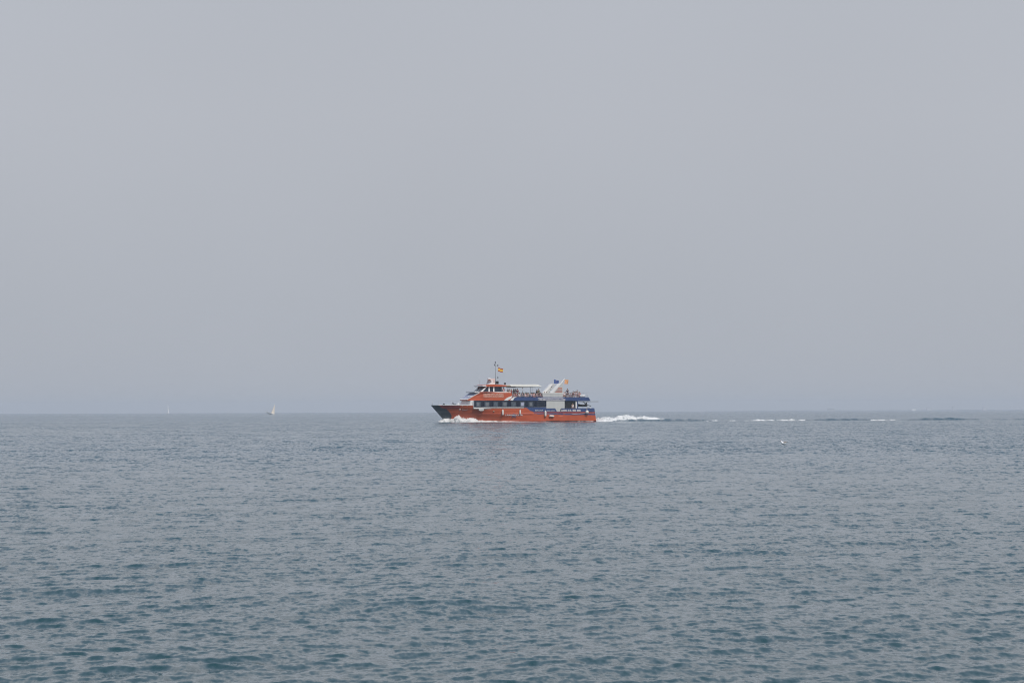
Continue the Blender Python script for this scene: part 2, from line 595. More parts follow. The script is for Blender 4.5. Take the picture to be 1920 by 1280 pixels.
hull = obj("hull", hull_mesh(), [M['orange'], M['bow'], M['blue'], M['red'], M['keel'], M['grey']], ferry)

def rail_line(px_a, px_b, dz=0.0, off=0.03, side=-1, n=24):
    pts = []
    xa, xb = LX(px_a, -half_beam(LX(px_a), 2.8)), LX(px_b)
    for i in range(n + 1):
        x = xa + (xb - xa) * i / n
        w = sheer(x)
        pts.append((x, side * (half_beam(x, w) + off), w + dz))
    return pts
for s in (-1, 1):
    tube("rub_rail", rail_line(826, 887, 0.02, side=s), 0.055, M['white'], ferry)
    tube("rub_rail", rail_line(887, 982, 0.0, side=s, n=40), 0.075, M['white'], ferry)
    tube("rub_strake", [(LX(px), s * 3.43, 1.42) for px in range(895, 1000, 8)], 0.03, M['red'], ferry)
    # bow pulpit rail
    pts = []
    for i in range(9):
        x = -30.9 + i * 0.75
        pts.append((x, s * (half_beam(x, 3.1) - 0.05), 3.85))
    tube("bow_rail", pts, 0.012, M['steel'], ferry, 5)
    for i in range(0, 9, 2):
        tube("bow_rail_post", [(pts[i][0], pts[i][1], 3.1), pts[i]], 0.018, M['steel'], ferry, 5)

# foredeck fittings
def fit(px, py, y=-1.5): 
    x, z = P(px, py, y); return x, y, z
bm = bmesh.new(); x, y, z = fit(832.5, 758.5, -1.2); add_ball(bm, (x, y, z), .17, .2, .2, 8); add_tube(bm, [(x - .2, y, z + .25), (x + .1, y, z - .1)], .07)
obj("anchor_windlass", bm, M['black'], ferry)
bm = bmesh.new(); x, y, z = fit(849, 755.5, -1.6); add_tube(bm, [(x, y, 3.0), (x, y, z)], .05); add_ball(bm, (x, y, z), .13, .13, .2, 8)
obj("deck_light", bm, M['grey_metal'], ferry)
for dx in (851, 853.3):
    x, y, z = fit(dx, 758.6, -1.9)
    bm = bmesh.new(); add_tube(bm, [(x, y, 2.9), (x, y, z + .1)], .08); add_tube(bm, [(x - .12, y, z + .12), (x + .12, y, z + .12)], .06)
    obj("bollard", bm, M['grey_metal'], ferry)
x, y, z = fit(859, 757.6, -2.2)
bm = bmesh.new(); add_ball(bm, (x, y, z), .3, .3, .22); obj("deck_locker", bm, M['white'], ferry)

# boarding gate outline and plates on the hull side
def hull_tube(name, pp, r, m, off=0.02):
    pts = []
    for px, py in pp:
        y = -3.0
        for _ in range(4):
            x, z = P(px, py, y); y = -half_beam(x, z) - off
        pts.append((x, y, z))
    return tube(name, pts, r, m, ferry, 5)
hull_tube("gate_frame", [(866.8, 760), (866.8, 768.6), (875.4, 768.6), (875.4, 760)], 0.03, M['steel'])
hull_tube("hinge", [(861.3, 767.0), (862.6, 767.6)], 0.13, M['fender'])
hull_tube("drain_pipe", [(908.6, 766), (908.7, 773)], 0.02, M['tan'])
panel("name_plate", [(897.5, 764.6), (907, 764.6), (907, 769), (905, 770), (900, 770), (897.5, 769)], M['offwhite'], ferry, y=-3.41, th=0.04)
hull_tube("side_light", [(924, 771), (926.5, 771)], 0.11, M['tan'])

# lettering -----------------------------------------------------------
def text(name, s, px0, px1, py_base, hgt, m, parent, y=-3.45, space=1.0, shear=0.0, bold=0.0):
    cu = bpy.data.curves.new(name, 'FONT')
    cu.body = s
    cu.size = 1.0
    cu.extrude = 0.01
    cu.offset = bold
    cu.shear = shear
    cu.space_character = space
    t = bpy.data.objects.new(name, cu)
    COL.objects.link(t)
    bpy.context.view_layer.update()
    me = bpy.data.meshes.new_from_object(t.evaluated_get(bpy.context.evaluated_depsgraph_get()))
    bpy.data.objects.remove(t)
    xs = [v.co.x for v in me.vertices]; ys = [v.co.y for v in me.vertices]
    xa, za = P(px0, py_base, y); xb, _ = P(px1, py_base, y)
    sx = (xb - xa) / (max(xs) - min(xs)); sy = hgt / (max(ys) - min(ys))
    for v in me.vertices:
        v.co = Vector((xa + (v.co.x - min(xs)) * sx, y - v.co.z * 0.3, za + (v.co.y - min(ys)) * sy))
    o = link(name, me, m, parent)
    return o

# main-deck cabin --------------------------------------------------------
cabin = prism("main_cabin", [(888, 766), (888, 750.6), (1024.3, 750.6), (1024.3, 766)], 3.34, M['white'], ferry)
sidebox("window_band", 888.6, 1024.1, 763.2, 750.7, M['band'], cabin, -3.37, -3.34)
bandR = sidebox("window_band", 888.6, 1024.1, 763.2, 750.7, M['band'], cabin, 3.34, 3.37)
panel("blue_sill_panel", [(981.5, 763.3), (1024.1, 763.3), (1024.1, 766), (985, 766)], M['blue'], cabin, y=-3.34, th=0.055)
PANES = [(891.5, 903.3), (908.0, 919.6), (924.6, 936.0), (941.2, 952.6), (957.9, 969.0), (974.2, 985.6), (990.3, 1001.6), (1006.6, 1021.0)]
for k, (a, b_) in enumerate(PANES):
    f = sidebox("window", a, b_, 762.0, 752.4, M['dark'], cabin, -3.385, -3.37)
    f.parent = cabin
    sidebox("pane", a + .5, b_ - (.5 if k == 7 else 2.2), 761.4, 753.4, M['pane_dark'] if k == 7 else M['pane'], cabin, -3.40, -3.385)
    if k != 7:
        sidebox("pane", b_ - 2.0, b_ - .4, 761.4, 753.4, M['pane_dark'], cabin, -3.40, -3.385)
    if k in (0, 1, 3, 5, 6):
        c = (a + b_) / 2 - 0.6
        sidebox("curtain", c - 2.6, c + 1.8 + (k % 2), 760.8, 754.0, M['grey_metal'] if k != 5 else M['pane_sky'], cabin, -3.404, -3.40)
# cabin front: raked white wall with door and window
def front_quad(name, x, dx, ya, yb, za, zb, m, parent, rake=0.35):
    """Panel on a wall facing the bow; rake leans its top aft."""
    bm = bmesh.new()
    o0 = rake * za; o1 = rake * zb
    for (yy, zz, oo) in ((ya, za, o0), (yb, za, o0), (yb, zb, o1), (ya, zb, o1)): pass
    v = [bm.verts.new((x + o + d, yy, zz)) for d in (0, -dx) for (yy, zz, o) in ((ya, za, o0), (yb, za, o0), (yb, zb, o1), (ya, zb, o1))]
    for f in ((0, 1, 2, 3), (7, 6, 5, 4), (0, 4, 5, 1), (1, 5, 6, 2), (2, 6, 7, 3), (3, 7, 4, 0)): bm.faces.new([v[i] for i in f])
    return obj(name, bm, m, parent)
xf = LX(888, -3.34)
trunk = prism("forward_trunk", [(879, 762), (882.5, 750.5), (890, 750.5), (890, 762)], 2.9, M['white'], ferry, taper=lambda x: 1.0 - 0.10 * max(0, (xf - x)) , bev=0.04)
zb_, zt_ = 2.9, 3.95
box("door", LX(883, -1.2) - 0.32, LX(883, -1.2) - .1, -1.55, -0.85, 2.7, 3.95, M['grey'], trunk)
box("window", LX(883, -1.2) - 0.35, LX(883, -1.2) - .1, 0.3, 1.5, 3.2, 3.85, M['pane_sky'], trunk)
box("window", LX(883, -1.2) - 0.35, LX(883, -1.2) - .1, -0.6, 0.1, 3.2, 3.85, M['pane'], trunk)

# upper house --------------------------------------------------------------
xb0, xb1 = LX(876, -2.2), LX(922, -3.3)
def tap_house(x):
    t = min(max((x - xb0) / (xb1 - xb0), 0), 1)
    return 0.62 + 0.38 * math.sin(t * math.pi / 2) ** 0.9
house = prism("upper_house", [(875.5, 749.6), (900.5, 735.6), (958.2, 736.0), (960.5, 741.5), (947.8, 750.6), (877, 750.6)], 3.38, M['orange'], ferry, taper=tap_house)
# the sloping forward face: frame and panes
def slope_pt(px, py, f):       # f from -1 (port) to 1
    y = -2.1
    for _ in range(4):
        x, z = P(px, py, y); y = -3.38 * tap_house(x)
    return Vector((x, -y * f, z))
def slope_quad(name, a, b_, fa, fb, m, parent, lift):
    n_ = Vector((-0.55, 0, 0.83))
    bm = bmesh.new()
    base = [slope_pt(*a, fa), slope_pt(*a, fb), slope_pt(*b_, fb), slope_pt(*b_, fa)]
    lo = [bm.verts.new(p + n_ * 0.005) for p in base]
    hi = [bm.verts.new(p + n_ * lift) for p in base]
    bm.faces.new(hi); bm.faces.new(lo[::-1])
    for i in range(4):
        j = (i + 1) % 4
        bm.faces.new((lo[i], lo[j], hi[j], hi[i]))
    return obj(name, bm, m, parent)
def sl(t): return (875.5 + 25 * t, 749.6 - 14 * t)
slope_quad("forward_slope", sl(0.02), sl(0.98), -0.9, 0.98, M['pane_sky'], house, 0.05)
slope_quad("trim", sl(0.0), sl(0.13), -0.93, 1.0, M['white'], house, 0.12)
for k in range(4):
    fa = -0.84 + k * 0.45
    slope_quad("pane", sl(0.18), sl(0.42), fa, fa + 0.38, M['pane_sky'], house, 0.075)
    slope_quad("pane", sl(0.52), sl(0.88), fa, fa + 0.38, M['pane_sky'], house, 0.075)
slope_quad("trim", sl(0.43), sl(0.51), -0.9, 0.2, M['white'], house, 0.10)
slope_quad("trim", sl(0.0), sl(0.97), -1.0, -0.90, M['fender'], house, 0.10)
# white sill under the bridge
ledge = prism("bridge_sill", [(889.5, 735.9), (889.5, 733.7), (957.5, 734.6), (958, 736.2)], 2.9, M['white'], house, taper=lambda x: tap_house(x) * 1.03)
text("lettering", "CREUERS COSTA DAURADA", 906.2, 944.0, 740.4, 0.24, M['pinktext'], house, y=-3.41, bold=0.02)
text("lettering", "TARRAGONA SALOU CAMBRILS", 906.2, 944.0, 744.1, 0.22, M['pinktext'], house, y=-3.41, bold=0.02)
panel("emblem", [(903.2, 737.6), (905.0, 737.6), (904.7, 739.8), (903.8, 740.2)], M['flag_red'], house, y=-3.412, th=0.02)

# side fascia aft of the house: white stripes then blue
panel("white_stripe", [(944.7, 750.4), (951, 745.0), (957, 743.0), (960.5, 741.5), (958.3, 746.4), (951.5, 750.4)], M['white'], ferry, y=-3.40, th=0.03)
fascia = prism("upper_deck_fascia", [(944.9, 750.7), (951, 745.0), (960.0, 743.8), (1103.2, 744.6), (1107.0, 751.3), (1020, 750.9)], 3.38, M['blue'], ferry)
panel("orange_stripe", [(951.0, 750.5), (953.5, 747.2), (957.5, 744.4), (962.4, 743.8), (958.5, 746.6), (956.4, 750.5)], M['orange'], fascia, y=-3.38, th=0.028)
panel("white_stripe", [(956.4, 750.5), (958.8, 746.8), (962.6, 743.9), (968.5, 743.9), (964, 746.0), (961.5, 750.5)], M['white'], fascia, y=-3.38, th=0.034)
panel("white_stripe", [(944.9, 750.5), (948.5, 747.0), (953, 744.4), (959.5, 743.2), (955.4, 746.0), (951.2, 750.5)], M['white'], fascia, y=-3.38, th=0.034)
sidebox("fascia_trim", 1008, 1056, 747.0, 746.0, M['text'], fascia, -3.41, -3.38)
text("lettering", "CREUERSCOSTADAURADA.COM", 1009.5, 1059.5, 750.6, 0.29, M['text'], fascia, y=-3.41, bold=0.03)
text("lettering", "BADIA", 1003, 1018, 770.3, 0.25, M['text'], ferry, y=-3.47, bold=0.0, shear=0.15)
text("lettering", "SALOU", 1025.5, 1039.5, 770.7, 0.20, M['text'], ferry, y=-3.47, bold=0.0, shear=0.15)
for s_, a_, b_ in (("600", 1051.8, 1063.0), ("36", 1064.0, 1071.0), ("48", 1072.2, 1079.4), ("88", 1081.0, 1088.2)):
    text("lettering", s_, a_, b_, 771.0, 0.36, M['text'], ferry, y=-3.47, bold=0.02)
text("ship_name", "TARRAGONA", 946.3, 979.5, 779.2, 0.31, M['text'], ferry, y=-3.44, bold=0.01, shear=0.1)
# starfish emblem
bm = bmesh.new()
cx_, cz_ = P(963.2, 778.2, -3.36)
vs = []
for k in range(10):
    a = math.pi / 2 + k * math.pi / 5
    r_ = 0.78 if k % 2 == 0 else 0.32
    vs.append((cx_ + r_ * math.cos(a) * 0.95, cz_ + r_ * math.sin(a) * 0.75))
A = [bm.verts.new((x, -3.375, z)) for x, z in vs]; B = [bm.verts.new((x, -3.33, z)) for x, z in vs]
bm.faces.new(A); bm.faces.new(B[::-1])
for i in range(10): bm.faces.new((A[i], B[i], B[(i + 1) % 10], A[(i + 1) % 10]))
obj("star_emblem", bm, M['purple'], ferry)

# wheelhouse --------------------------------------------------------------
HWB = 2.2
bridge = prism("wheelhouse", [(904, 734.5), (913.3, 724.4), (940.0, 724.4), (943.2, 734.7)], HWB - 0.12, M['dark'], ferry)
def bpanel(name, pts, m, th=0.06, y=-HWB + 0.12): return panel(name, pts, m, bridge, y=y, th=th)
bpanel("window", [(905.8, 733.6), (914.3, 725), (915.6, 725), (915.6, 733.6)], M['pane_dark'], 0.03)
bpanel("window", [(918.2, 733.6), (918.2, 724.8), (924.3, 724.8), (924.3, 733.6)], M['pane_dark'], 0.03)
bpanel("window", [(926.8, 733.6), (926.8, 724.6), (937.6, 724.6), (939.4, 733.6)], M['pane_dark'], 0.03)
bpanel("pillar", [(899.5, 735.0), (911.6, 724.2), (914.2, 724.2), (903.5, 735.0)], M['white'], 0.10)
bpanel("pillar", [(915.7, 734.6), (915.7, 724.3), (918.1, 724.3), (918.1, 734.6)], M['white'], 0.08)
bpanel("pillar", [(924.4, 734.6), (924.4, 724.3), (926.7, 724.3), (926.7, 734.6)], M['white'], 0.08)
# raked windscreen seen past the port pillar
bm = bmesh.new()
x0_, z0_ = P(901.5, 734.5, -HWB); x1_, z1_ = P(912.3, 724.4, -HWB)
def ws(name, fa, fb, ta, tb, m, d):
    bm = bmesh.new()
    q = []
    for t, f in ((ta, fa), (ta, fb), (tb, fb), (tb, fa)):
        y = f * HWB
        bulge = -0.0 * (1 - f * f)
        q.append(Vector((x0_ + (x1_ - x0_) * t * 0.92 + bulge, y, z0_ + (z1_ - z0_) * t)))
    n_ = Vector((-0.8, 0, 0.6))
    hi = [bm.verts.new(p + n_ * d) for p in q]; lo = [bm.verts.new(p + n_ * (d - 0.05)) for p in q]
    bm.faces.new(hi); bm.faces.new(lo[::-1])
    for i in range(4): bm.faces.new((lo[i], lo[(i + 1) % 4], hi[(i + 1) % 4], hi[i]))
    return obj(name, bm, m, bridge)
ws("windscreen_frame", -0.97, 0.97, 0, 1, M['grey'], 0.0)
for k in range(3):
    fa = -0.92 + k * 0.62
    ws("windscreen", fa, fa + 0.56, 0.06, 0.93, M['pane'] if k == 1 else M['pane_dark'], 0.06)
    ws("wiper", fa + 0.18, fa + 0.22, 0.1, 0.6, M['white'], 0.10)
roof = prism("wheelhouse_roof", [(907, 724.6), (908.5, 721.8), (914, 720.6), (930, 720.5), (950.5, 721.8), (951.5, 723.8), (938, 724.6)], 2.45, M['orange'], ferry)
visor = prism("roof_visor", [(904.5, 724.0), (904.5, 722.0), (912, 721.9), (911, 724.2)], 2.5, M['white'], roof)
# funnel-shaped radar mast foot with its dome
mastb = prism("radar_mast", [(915.5, 720.6), (921.5, 716.8), (921.5, 713.5), (918.4, 711.6), (918.4, 709.6), (928.2, 709.4), (928.2, 720.6)], 0.65, M['white'], ferry, bev=0.03)
for py in (711.0, 713.0, 715.2):
    panel("red_stripe", [(919.2 if py < 712 else 924.0, py + .35), (919.2 if py < 712 else 924.0, py - .35), (928.0, py - .35), (928.0, py + .35)], M['orange'], mastb, y=-0.65, th=0.03)
x, z = P(916.5, 710.2, 0)
bm = bmesh.new(); add_ball(bm, (x, -.2, z), .38, .38, .17, 14); obj("radar_dome", bm, M['white'], mastb, True)
bm = bmesh.new(); add_ball(bm, (x + .25, -.2, z - .2), .3, .3, .12, 12); obj("radar_bracket", bm, M['orange'], mastb, True)
# pole mast with crosstree and lights
mx, mz = P(928.8, 720.5, 0)
pole = tube("mast_pole", [(mx, 0, mz), (mx, 0, LZ(677.5, mx, 0))], 0.045, M['grey_metal'], ferry, 6, 0.025)
zc = LZ(685.5, mx, 0)
tube("crosstree", [(mx - .1, -.2, zc), (mx + .55, .3, zc)], 0.02, M['grey_metal'], pole)
for px, py in ((928.6, 679.0), (927.2, 684.0), (933.3, 684.8), (933.3, 707.5)):
    xx, zz = P(px, py, 0)
    bm = bmesh.new(); add_tube(bm, [(xx, 0, zz - .17), (xx, 0, zz + .17)], .10, 8)
    obj("mast_light", bm, M['grey_metal'], pole)
xx, zz = P(933.3, 720, 0)
tube("light_post", [(xx, 0, zz), (xx, 0, LZ(707, xx, 0))], 0.03, M['steel'], pole)
for px in (930.6, 933.3):
    x, z = P(px, 719.8, -.3)
    box("horn_box", x - .10, x + .10, -.5, -.1, z, LZ(714.2, x, -.3), M['black'], roof, 0.03)
x, z = P(898.3, 722, 0)
tube("whip_antenna", [(x + .1, 0, z), (x, 0, LZ(703.5, x, 0))], 0.03, M['steel'], roof, 5, 0.012)
x, z = P(946.6, 721.4, -1.0)
bm = bmesh.new(); add_tube(bm, [(x, -1.0, z), (x, -1.0, z + .12)], .07); add_ball(bm, (x, -1.0, z + .26), .23, .2, .17, 10)
obj("searchlight", bm, M['black'], roof, True)

# awning --------------------------------------------------------------
awn = prism("awning", [(958, 724.6), (955.5, 721.6), (960, 720.4), (985, 720.6), (1003, 720.2), (1009, 721.0), (1016.2, 724.2), (1012, 725.2), (985, 725.0)], 2.7, M['cream'], ferry, bev=0.05)
prism("front_flap", [(948.5, 724.3), (950.8, 721.7), (955.3, 721.7), (958.2, 724.9)], 2.6, M['tan'], awn)
prism("valance", [(967, 725.7), (967, 724.9), (991, 725.0), (991, 725.9)], 2.66, M['grey'], awn)
for px in (960.0, 979.0, 997.4, 1012.0):
    for y in (-2.5, 2.5):
        x = LX(px, -2.5)
        tube("awning_post", [(x, y, 4.3), (x, y, LZ(725, x, y))], 0.035, M['steel'] if px != 997.4 else M['grey_metal'], awn, 6)

# upper deck rails ------------------------------------------------------
def rail(px0, px1, py_top, parent, yy=-3.25):
    for s in (yy, -yy):
        xa, z1 = P(px0, py_top, yy); xb = LX(px1, yy)
        for f in (1.0, 0.62, 0.3):
            zf = 4.55 + (z1 - 4.55) * f
            tube("rail_bar", [(xa, s, zf), (xb, s, zf)], 0.018, M['steel'], parent, 5)
        n = int((xb - xa) / 1.1)
        for i in range(n + 1):
            x = xa + (xb - xa) * i / n
            tube("rail_post", [(x, s, 4.5), (x, s, z1)], 0.02, M['steel'], parent, 5)
rl = empty("deck_rail", parent=ferry)
rail(961, 1016, 737.0, rl)
rl2 = empty("deck_rail", parent=ferry)
rail(1060, 1101.5, 736.5, rl2)
rl3 = empty("deck_rail", parent=ferry)
rail(941, 957, 727.0, rl3, -2.9)

# locker block and the two fins ----------------------------------------
lock = prism("deck_locker_block", [(1017.5, 745.3), (1017.0, 736.3), (1055.2, 736.3), (1055.4, 745.3)], 2.75, M['offwhite'], ferry, bev=0.02)
for (a, b_) in ((1019, 1031), (1032, 1040), (1041, 1046.5), (1047.3, 1054.5)):
    for (c, d) in ((737.0, 738.6), (739.2, 740.8), (741.4, 744.6)):
        if a == 1019 and c > 737: continue
        sidebox("locker_panel", a, b_, d, c, M['offwhite'], lock, -2.775, -2.75, 0.0)
sidebox("dark_gap", 1016, 1055, 746.0, 745.3, M['dark'], lock, -3.0, -2.7)
def fin(y, dpx, stripes, tip):
    f = prism("exhaust_fin", [(1032 + dpx, 736.6), (1048.5 + dpx, 719.2), (1055.3 + dpx, 719.0), (1055.3 + dpx, 736.6)], 1, M['offwhite'], ferry, y0=y - 0.32, y1=y + 0.32)
    prism("leading_edge", [(1030.5 + dpx, 736.8), (1047.5 + dpx, 718.9), (1053.0 + dpx, 718.7), (1036.8 + dpx, 736.8)], 1, M['white'], f, y0=y - 0.37, y1=y + 0.37, bev=0.03)  # whiter than the sides: light on the upturned face is in its colour
    if tip:
        pts = []
        for px, py in ((1051, 719.4), (1053.6, 716.5), (1055.8, 712.8), (1058.2, 709.6)):
            x, z = P(px + dpx, py, y); pts.append((x, y, z))
        tube("fin_tip", pts, 0.17, M['white'], f, 8, 0.06)
    if stripes:
        for k, py in enumerate((727.3, 729.6, 731.9, 734.4)):
            a = 1040.6 + (734.4 - py) * 0.78
            panel("red_stripe", [(a, py + .5), (a + 0.8, py - .4), (1054.0, py - .4), (1054.0, py + .5)], M['orange'], f, y=y - 0.32, th=0.05)
    else:
        x, z = P(1041, 725, y - .32)
        bm = bmesh.new()
        add_ball(bm, (LX(1049.2 + dpx, y), y - .33, LZ(723.3, x, y)), .16, .03, .16, 8)
        obj("emblem", bm, M['grey_metal'], f)
    return f
fin(-2.3, 0, True, True)
# starboard fin: same piece standing on the other side, so it shows further left
def fin_far():
    # outline copied in local coordinates from the port fin
    y = 2.3
    base = [P(px, py, -2.3) for px, py in ((1032, 736.6), (1048.5, 719.2), (1055.3, 719.0), (1055.3, 736.6))]
    edge = [P(px, py, -2.3) for px, py in ((1030.5, 736.8), (1047.5, 718.9), (1053.0, 718.7), (1036.8, 736.8))]
    def ext(name, pts, y0, y1, m, par):
        bm = bmesh.new()
        A = [bm.verts.new((x, y0, z)) for x, z in pts]; B = [bm.verts.new((x, y1, z)) for x, z in pts]
        bm.faces.new(A); bm.faces.new(B[::-1])
        for i in range(len(A)): bm.faces.new((A[i], B[i], B[(i + 1) % len(A)], A[(i + 1) % len(A)]))
        return obj(name, bm, m, par)
    f = ext("exhaust_fin", base, y - .32, y + .32, M['offwhite'], ferry)
    ext("leading_edge", edge, y - .37, y + .37, M['white'], f)  # painted lighter like the port one, for light from above
    bm = bmesh.new()
    cx, cz = base[1][0] + 0.05, base[1][1] - 0.45
    add_tube(bm, [(cx, y - .36, cz), (cx, y - .31, cz)], .16, 10)
    add_tube(bm, [(cx - .28, y - .35, cz - .5), (cx - .02, y - .35, cz - .75), (cx + .28, y - .35, cz - .5)], .035, 6)
    obj("emblem", bm, M['grey_metal'], f)
fin_far()

# aft main deck ------------------------------------------------------------
sidebox("white_side_wall", 1024.4, 1058.3, 766.5, 751.0, M['offwhite'], ferry, -3.33, -3.2)  # shade of the deck overhang is in this duller white
sidebox("white_side_wall", 1040.3, 1050.2, 771.3, 764.0, M['offwhite'], ferry, -3.38, -3.26)
recess = sidebox("recess_wall", 1058.4, 1078.8, 766.5, 751.2, M['grey'], ferry, -2.0, -1.9)
for k in range(9):
    px = 1059.3 + k * 2.2
    sidebox("rib_strip", px, px + 0.9, 766, 751.4, M['grey'], recess, -2.06, -2.0)
sidebox("corner_post", 1078.9, 1081.6, 766.5, 751.0, M['white'], ferry, -3.2, -3.0)
sidebox("blue_post", 1082.2, 1083.5, 766.0, 751.0, M['blue'], ferry, -3.36, -3.26)
sidebox("aft_bulkhead", 1078, 1082, 766, 751.2, M['white'], ferry, -1.9, 3.3)
sidebox("recess_floor_wall", 1024, 1060, 766, 751, M['offwhite'], ferry, -1.9, 3.3)
for px in (1093.0, 1102.0):
    x = LX(px, -3.2)
    for y in (-3.1, 3.1): tube("stanchion", [(x, y, 2.3), (x, y, 3.95)], 0.03, M['steel'], ferry)
# stern bulwark corner
prism("stern_quarter", [(1099.8, 770.5), (1099.6, 764.4), (1104, 764.0), (1108.3, 765.3), (1110.0, 771.5)], 3.44, M['blue'], ferry, y0=-3.46, y1=-3.2)
panel("corner_cap", [(1099.4, 764.5), (1099.6, 763.5), (1104, 763.3), (1108.4, 764.4), (1108.3, 765.3), (1104, 764.2)], M['white'], ferry, y=-3.2, th=0.28)
# folded gangway overhanging the stern
x0g, zg = P(1104, 752.6, -2.8); x1g = LX(1121.5, -2.8)
gang = box("gangway", x0g - 2, x1g, -2.9, -1.9, zg - .05, zg + .05, M['grey'], ferry)
x0g, zg0 = P(1097.5, 758.2, -1.5); x1g, zg1 = P(1107.5, 761, -1.5)
tube("davit_arm", [(x0g - .4, -1.5, zg0 + .5), (x0g, -1.5, zg0), (x1g, -1.5, zg1)], 0.07, M['grey'], ferry)

# tender dinghy on the aft deck (a thing of its own, rests on the ferry)
def in_ferry(o, x, y, z, rz=0.0):
    wx, wy = to_world(x, y)
    o.location = (wx, wy, z)
    o.rotation_euler = (0, 0, TH + rz)
    return o
ding = empty("inflatable_dinghy")
x, z = P(1091, 762.8, -0.5)
in_ferry(ding, x, -0.5, z)
tag(ding, "small dark grey inflatable dinghy stowed on the ferry's open stern deck", "dinghy")
bm = bmesh.new()
pts = [(0.75, -.55, .28), (0.0, -.58, .28), (-.6, -.5, .32), (-1.0, -.25, .42), (-1.12, 0, .46), (-1.0, .25, .42), (-.6, .5, .32), (0.0, .58, .28), (0.75, .55, .28)]
add_tube(bm, pts, .21, 8)
obj("side_tube", bm, M['rib'], ding, True)
box("floor", -.85, .7, -.45, .45, .08, .2, M['grey'], ding, .03)
box("outboard_motor", .72, .98, -.14, .14, .15, .85, M['black'], ding, .05)
box("seat", -.15, .15, -.45, .45, .38, .44, M['offwhite'], ding)

# flags -------------------------------------------------------------------
def flag(name, px, py, w, h, bands, y, label, cat="flag", vertical=False, droop=0.15, amp_=0.07, sag=0.0):
    """Waving cloth of coloured bands, its own thickness, flying aft from (px, py) = top hoist corner."""
    x0, z0 = P(px, py, y)
    root = empty(name)
    in_ferry(root, x0, y, z0)
    tag(root, label, cat)
    nb = len(bands)
    for k, (cname, f0, f1) in enumerate(bands):
        bm = bmesh.new()
        NU, NV = 14, 3
        g = {}
        for side in (0, 1):
            for i in range(NU + 1):
                for j in range(NV + 1):
                    u = i / NU
                    v = f0 + (f1 - f0) * j / NV
                    yy = amp_ * math.sin(u * 7 + v * 1.3) * (0.3 + u)
                    zz = -v * h * (1 - sag * u) - droop * u * w + 0.03 * math.sin(u * 9)
                    g[(side, i, j)] = bm.verts.new((u * w + 0.04 * math.sin(v * 5), yy + side * 0.012, zz))
        for side in (0, 1):
            for i in range(NU):
                for j in range(NV):
                    bm.faces.new((g[(side, i, j)], g[(side, i + 1, j)], g[(side, i + 1, j + 1)], g[(side, i, j + 1)]))
        obj("flag_band", bm, M[cname], root, True)
    return root
fl = flag("flag", 933.9, 688.8, 0.98, 0.72, [('flag_red', 0, .26), ('flag_yellow', .26, .76), ('flag_red', .76, 1)], 0.0,
          "red and yellow striped flag flying from the ferry's tall pole mast", droop=0.25)
hx, hz_ = P(933.6, 686, 0)
bm = bmesh.new(); add_tube(bm, [(-.02, 0, .3), (-.05, 0, -1.7)], .01, 5)
obj("halyard", bm, M['grey_metal'], fl)
fl = flag("flag", 1038.6, 711.0, 0.98, 0.78, [('flag_blue', 0, 1)], 1.9,
          "plain-looking blue flag above the starboard exhaust fin", droop=0.28, sag=0.35)
bm = bmesh.new()
for k in range(12):
    a = k * math.pi / 6
    add_ball(bm, (0.42 + .17 * math.cos(a), -.07, -.47 + .17 * math.sin(a)), .022, .012, .022, 6)
obj("star_ring", bm, M['flag_yellow'], fl)
bm = bmesh.new(); add_tube(bm, [(-.02, 0, .1), (-.35, 0, -1.0)], .02, 5)
obj("staff", bm, M['steel'], fl)
fl = flag("flag", 1058.3, 711.4, 0.80, 0.82, [('flag_orange', 0, .14), ('flag_yellow', .14, .2), ('flag_orange', .2, .4), ('flag_yellow', .4, .46),
          ('flag_orange', .46, .66), ('flag_yellow', .66, .72), ('flag_orange', .72, 1)], -2.3,
          "orange and yellow striped flag at the tip of the striped exhaust fin", droop=0.05, amp_=0.12)

# fenders -------------------------------------------------------------------
def fender(px, py0, py1, r, label, horizontal=False, px1=None):
    y = -3.44 - r
    root = empty("fender")
    if not horizontal:
        x, z = P(px, (py0 + py1) / 2, y)
        hh = abs(LZ(py0, x, y) - LZ(py1, x, y)) / 2
    else:
        x, z = P((px + px1) / 2, py0, y)
        hh = (LX(px1, y) - LX(px, y)) / 2
    in_ferry(root, x, y, z)
    tag(root, label, "fender", "white fenders on the ferry's side")
    bm = bmesh.new()
    prof = [(-hh, r * .25), (-hh + .05, r * .45), (-hh + .12, r * .9), (-hh + .22, r), (hh - .22, r), (hh - .12, r * .9), (hh - .05, r * .45), (hh, r * .25)]
    n = 12
    rings = []
    for t, rr in prof:
        ring = []
        for k in range(n):
            a = 2 * math.pi * k / n
            if horizontal: ring.append(bm.verts.new((t, rr * math.cos(a), rr * math.sin(a) - t * 0.06)))
            else: ring.append(bm.verts.new((rr * math.cos(a), rr * math.sin(a), t)))
        rings.append(ring)
    for q, s in zip(rings, rings[1:]):
        for k in range(n): bm.faces.new((q[k], q[(k + 1) % n], s[(k + 1) % n], s[k]))
    bm.faces.new(rings[0]); bm.faces.new(rings[-1])
    obj("fender_body", bm, M['fender'], root, True)
    bm = bmesh.new()
    if horizontal:
        add_tube(bm, [(-hh, 0, 0), (-hh * .6, r, .75)], .02, 5); add_tube(bm, [(hh, 0, -.05), (hh * .6, r, .75)], .02, 5)
    else: add_tube(bm, [(0, 0, hh), (0, r * .9, hh + .4)], .025, 5)
    obj("fender_rope", bm, M['grey_metal'], root)
fender(942.4, 767.6, 778.3, .17, "long white fender hanging nearest the bow, left of the ship's name")
fender(974.8, 767.9, 777.2, .16, "white fender hanging over the right end of the ship's name")
fender(1022.3, 769.4, 780.8, .19, "white fender hanging below the aft end of the dark window band")
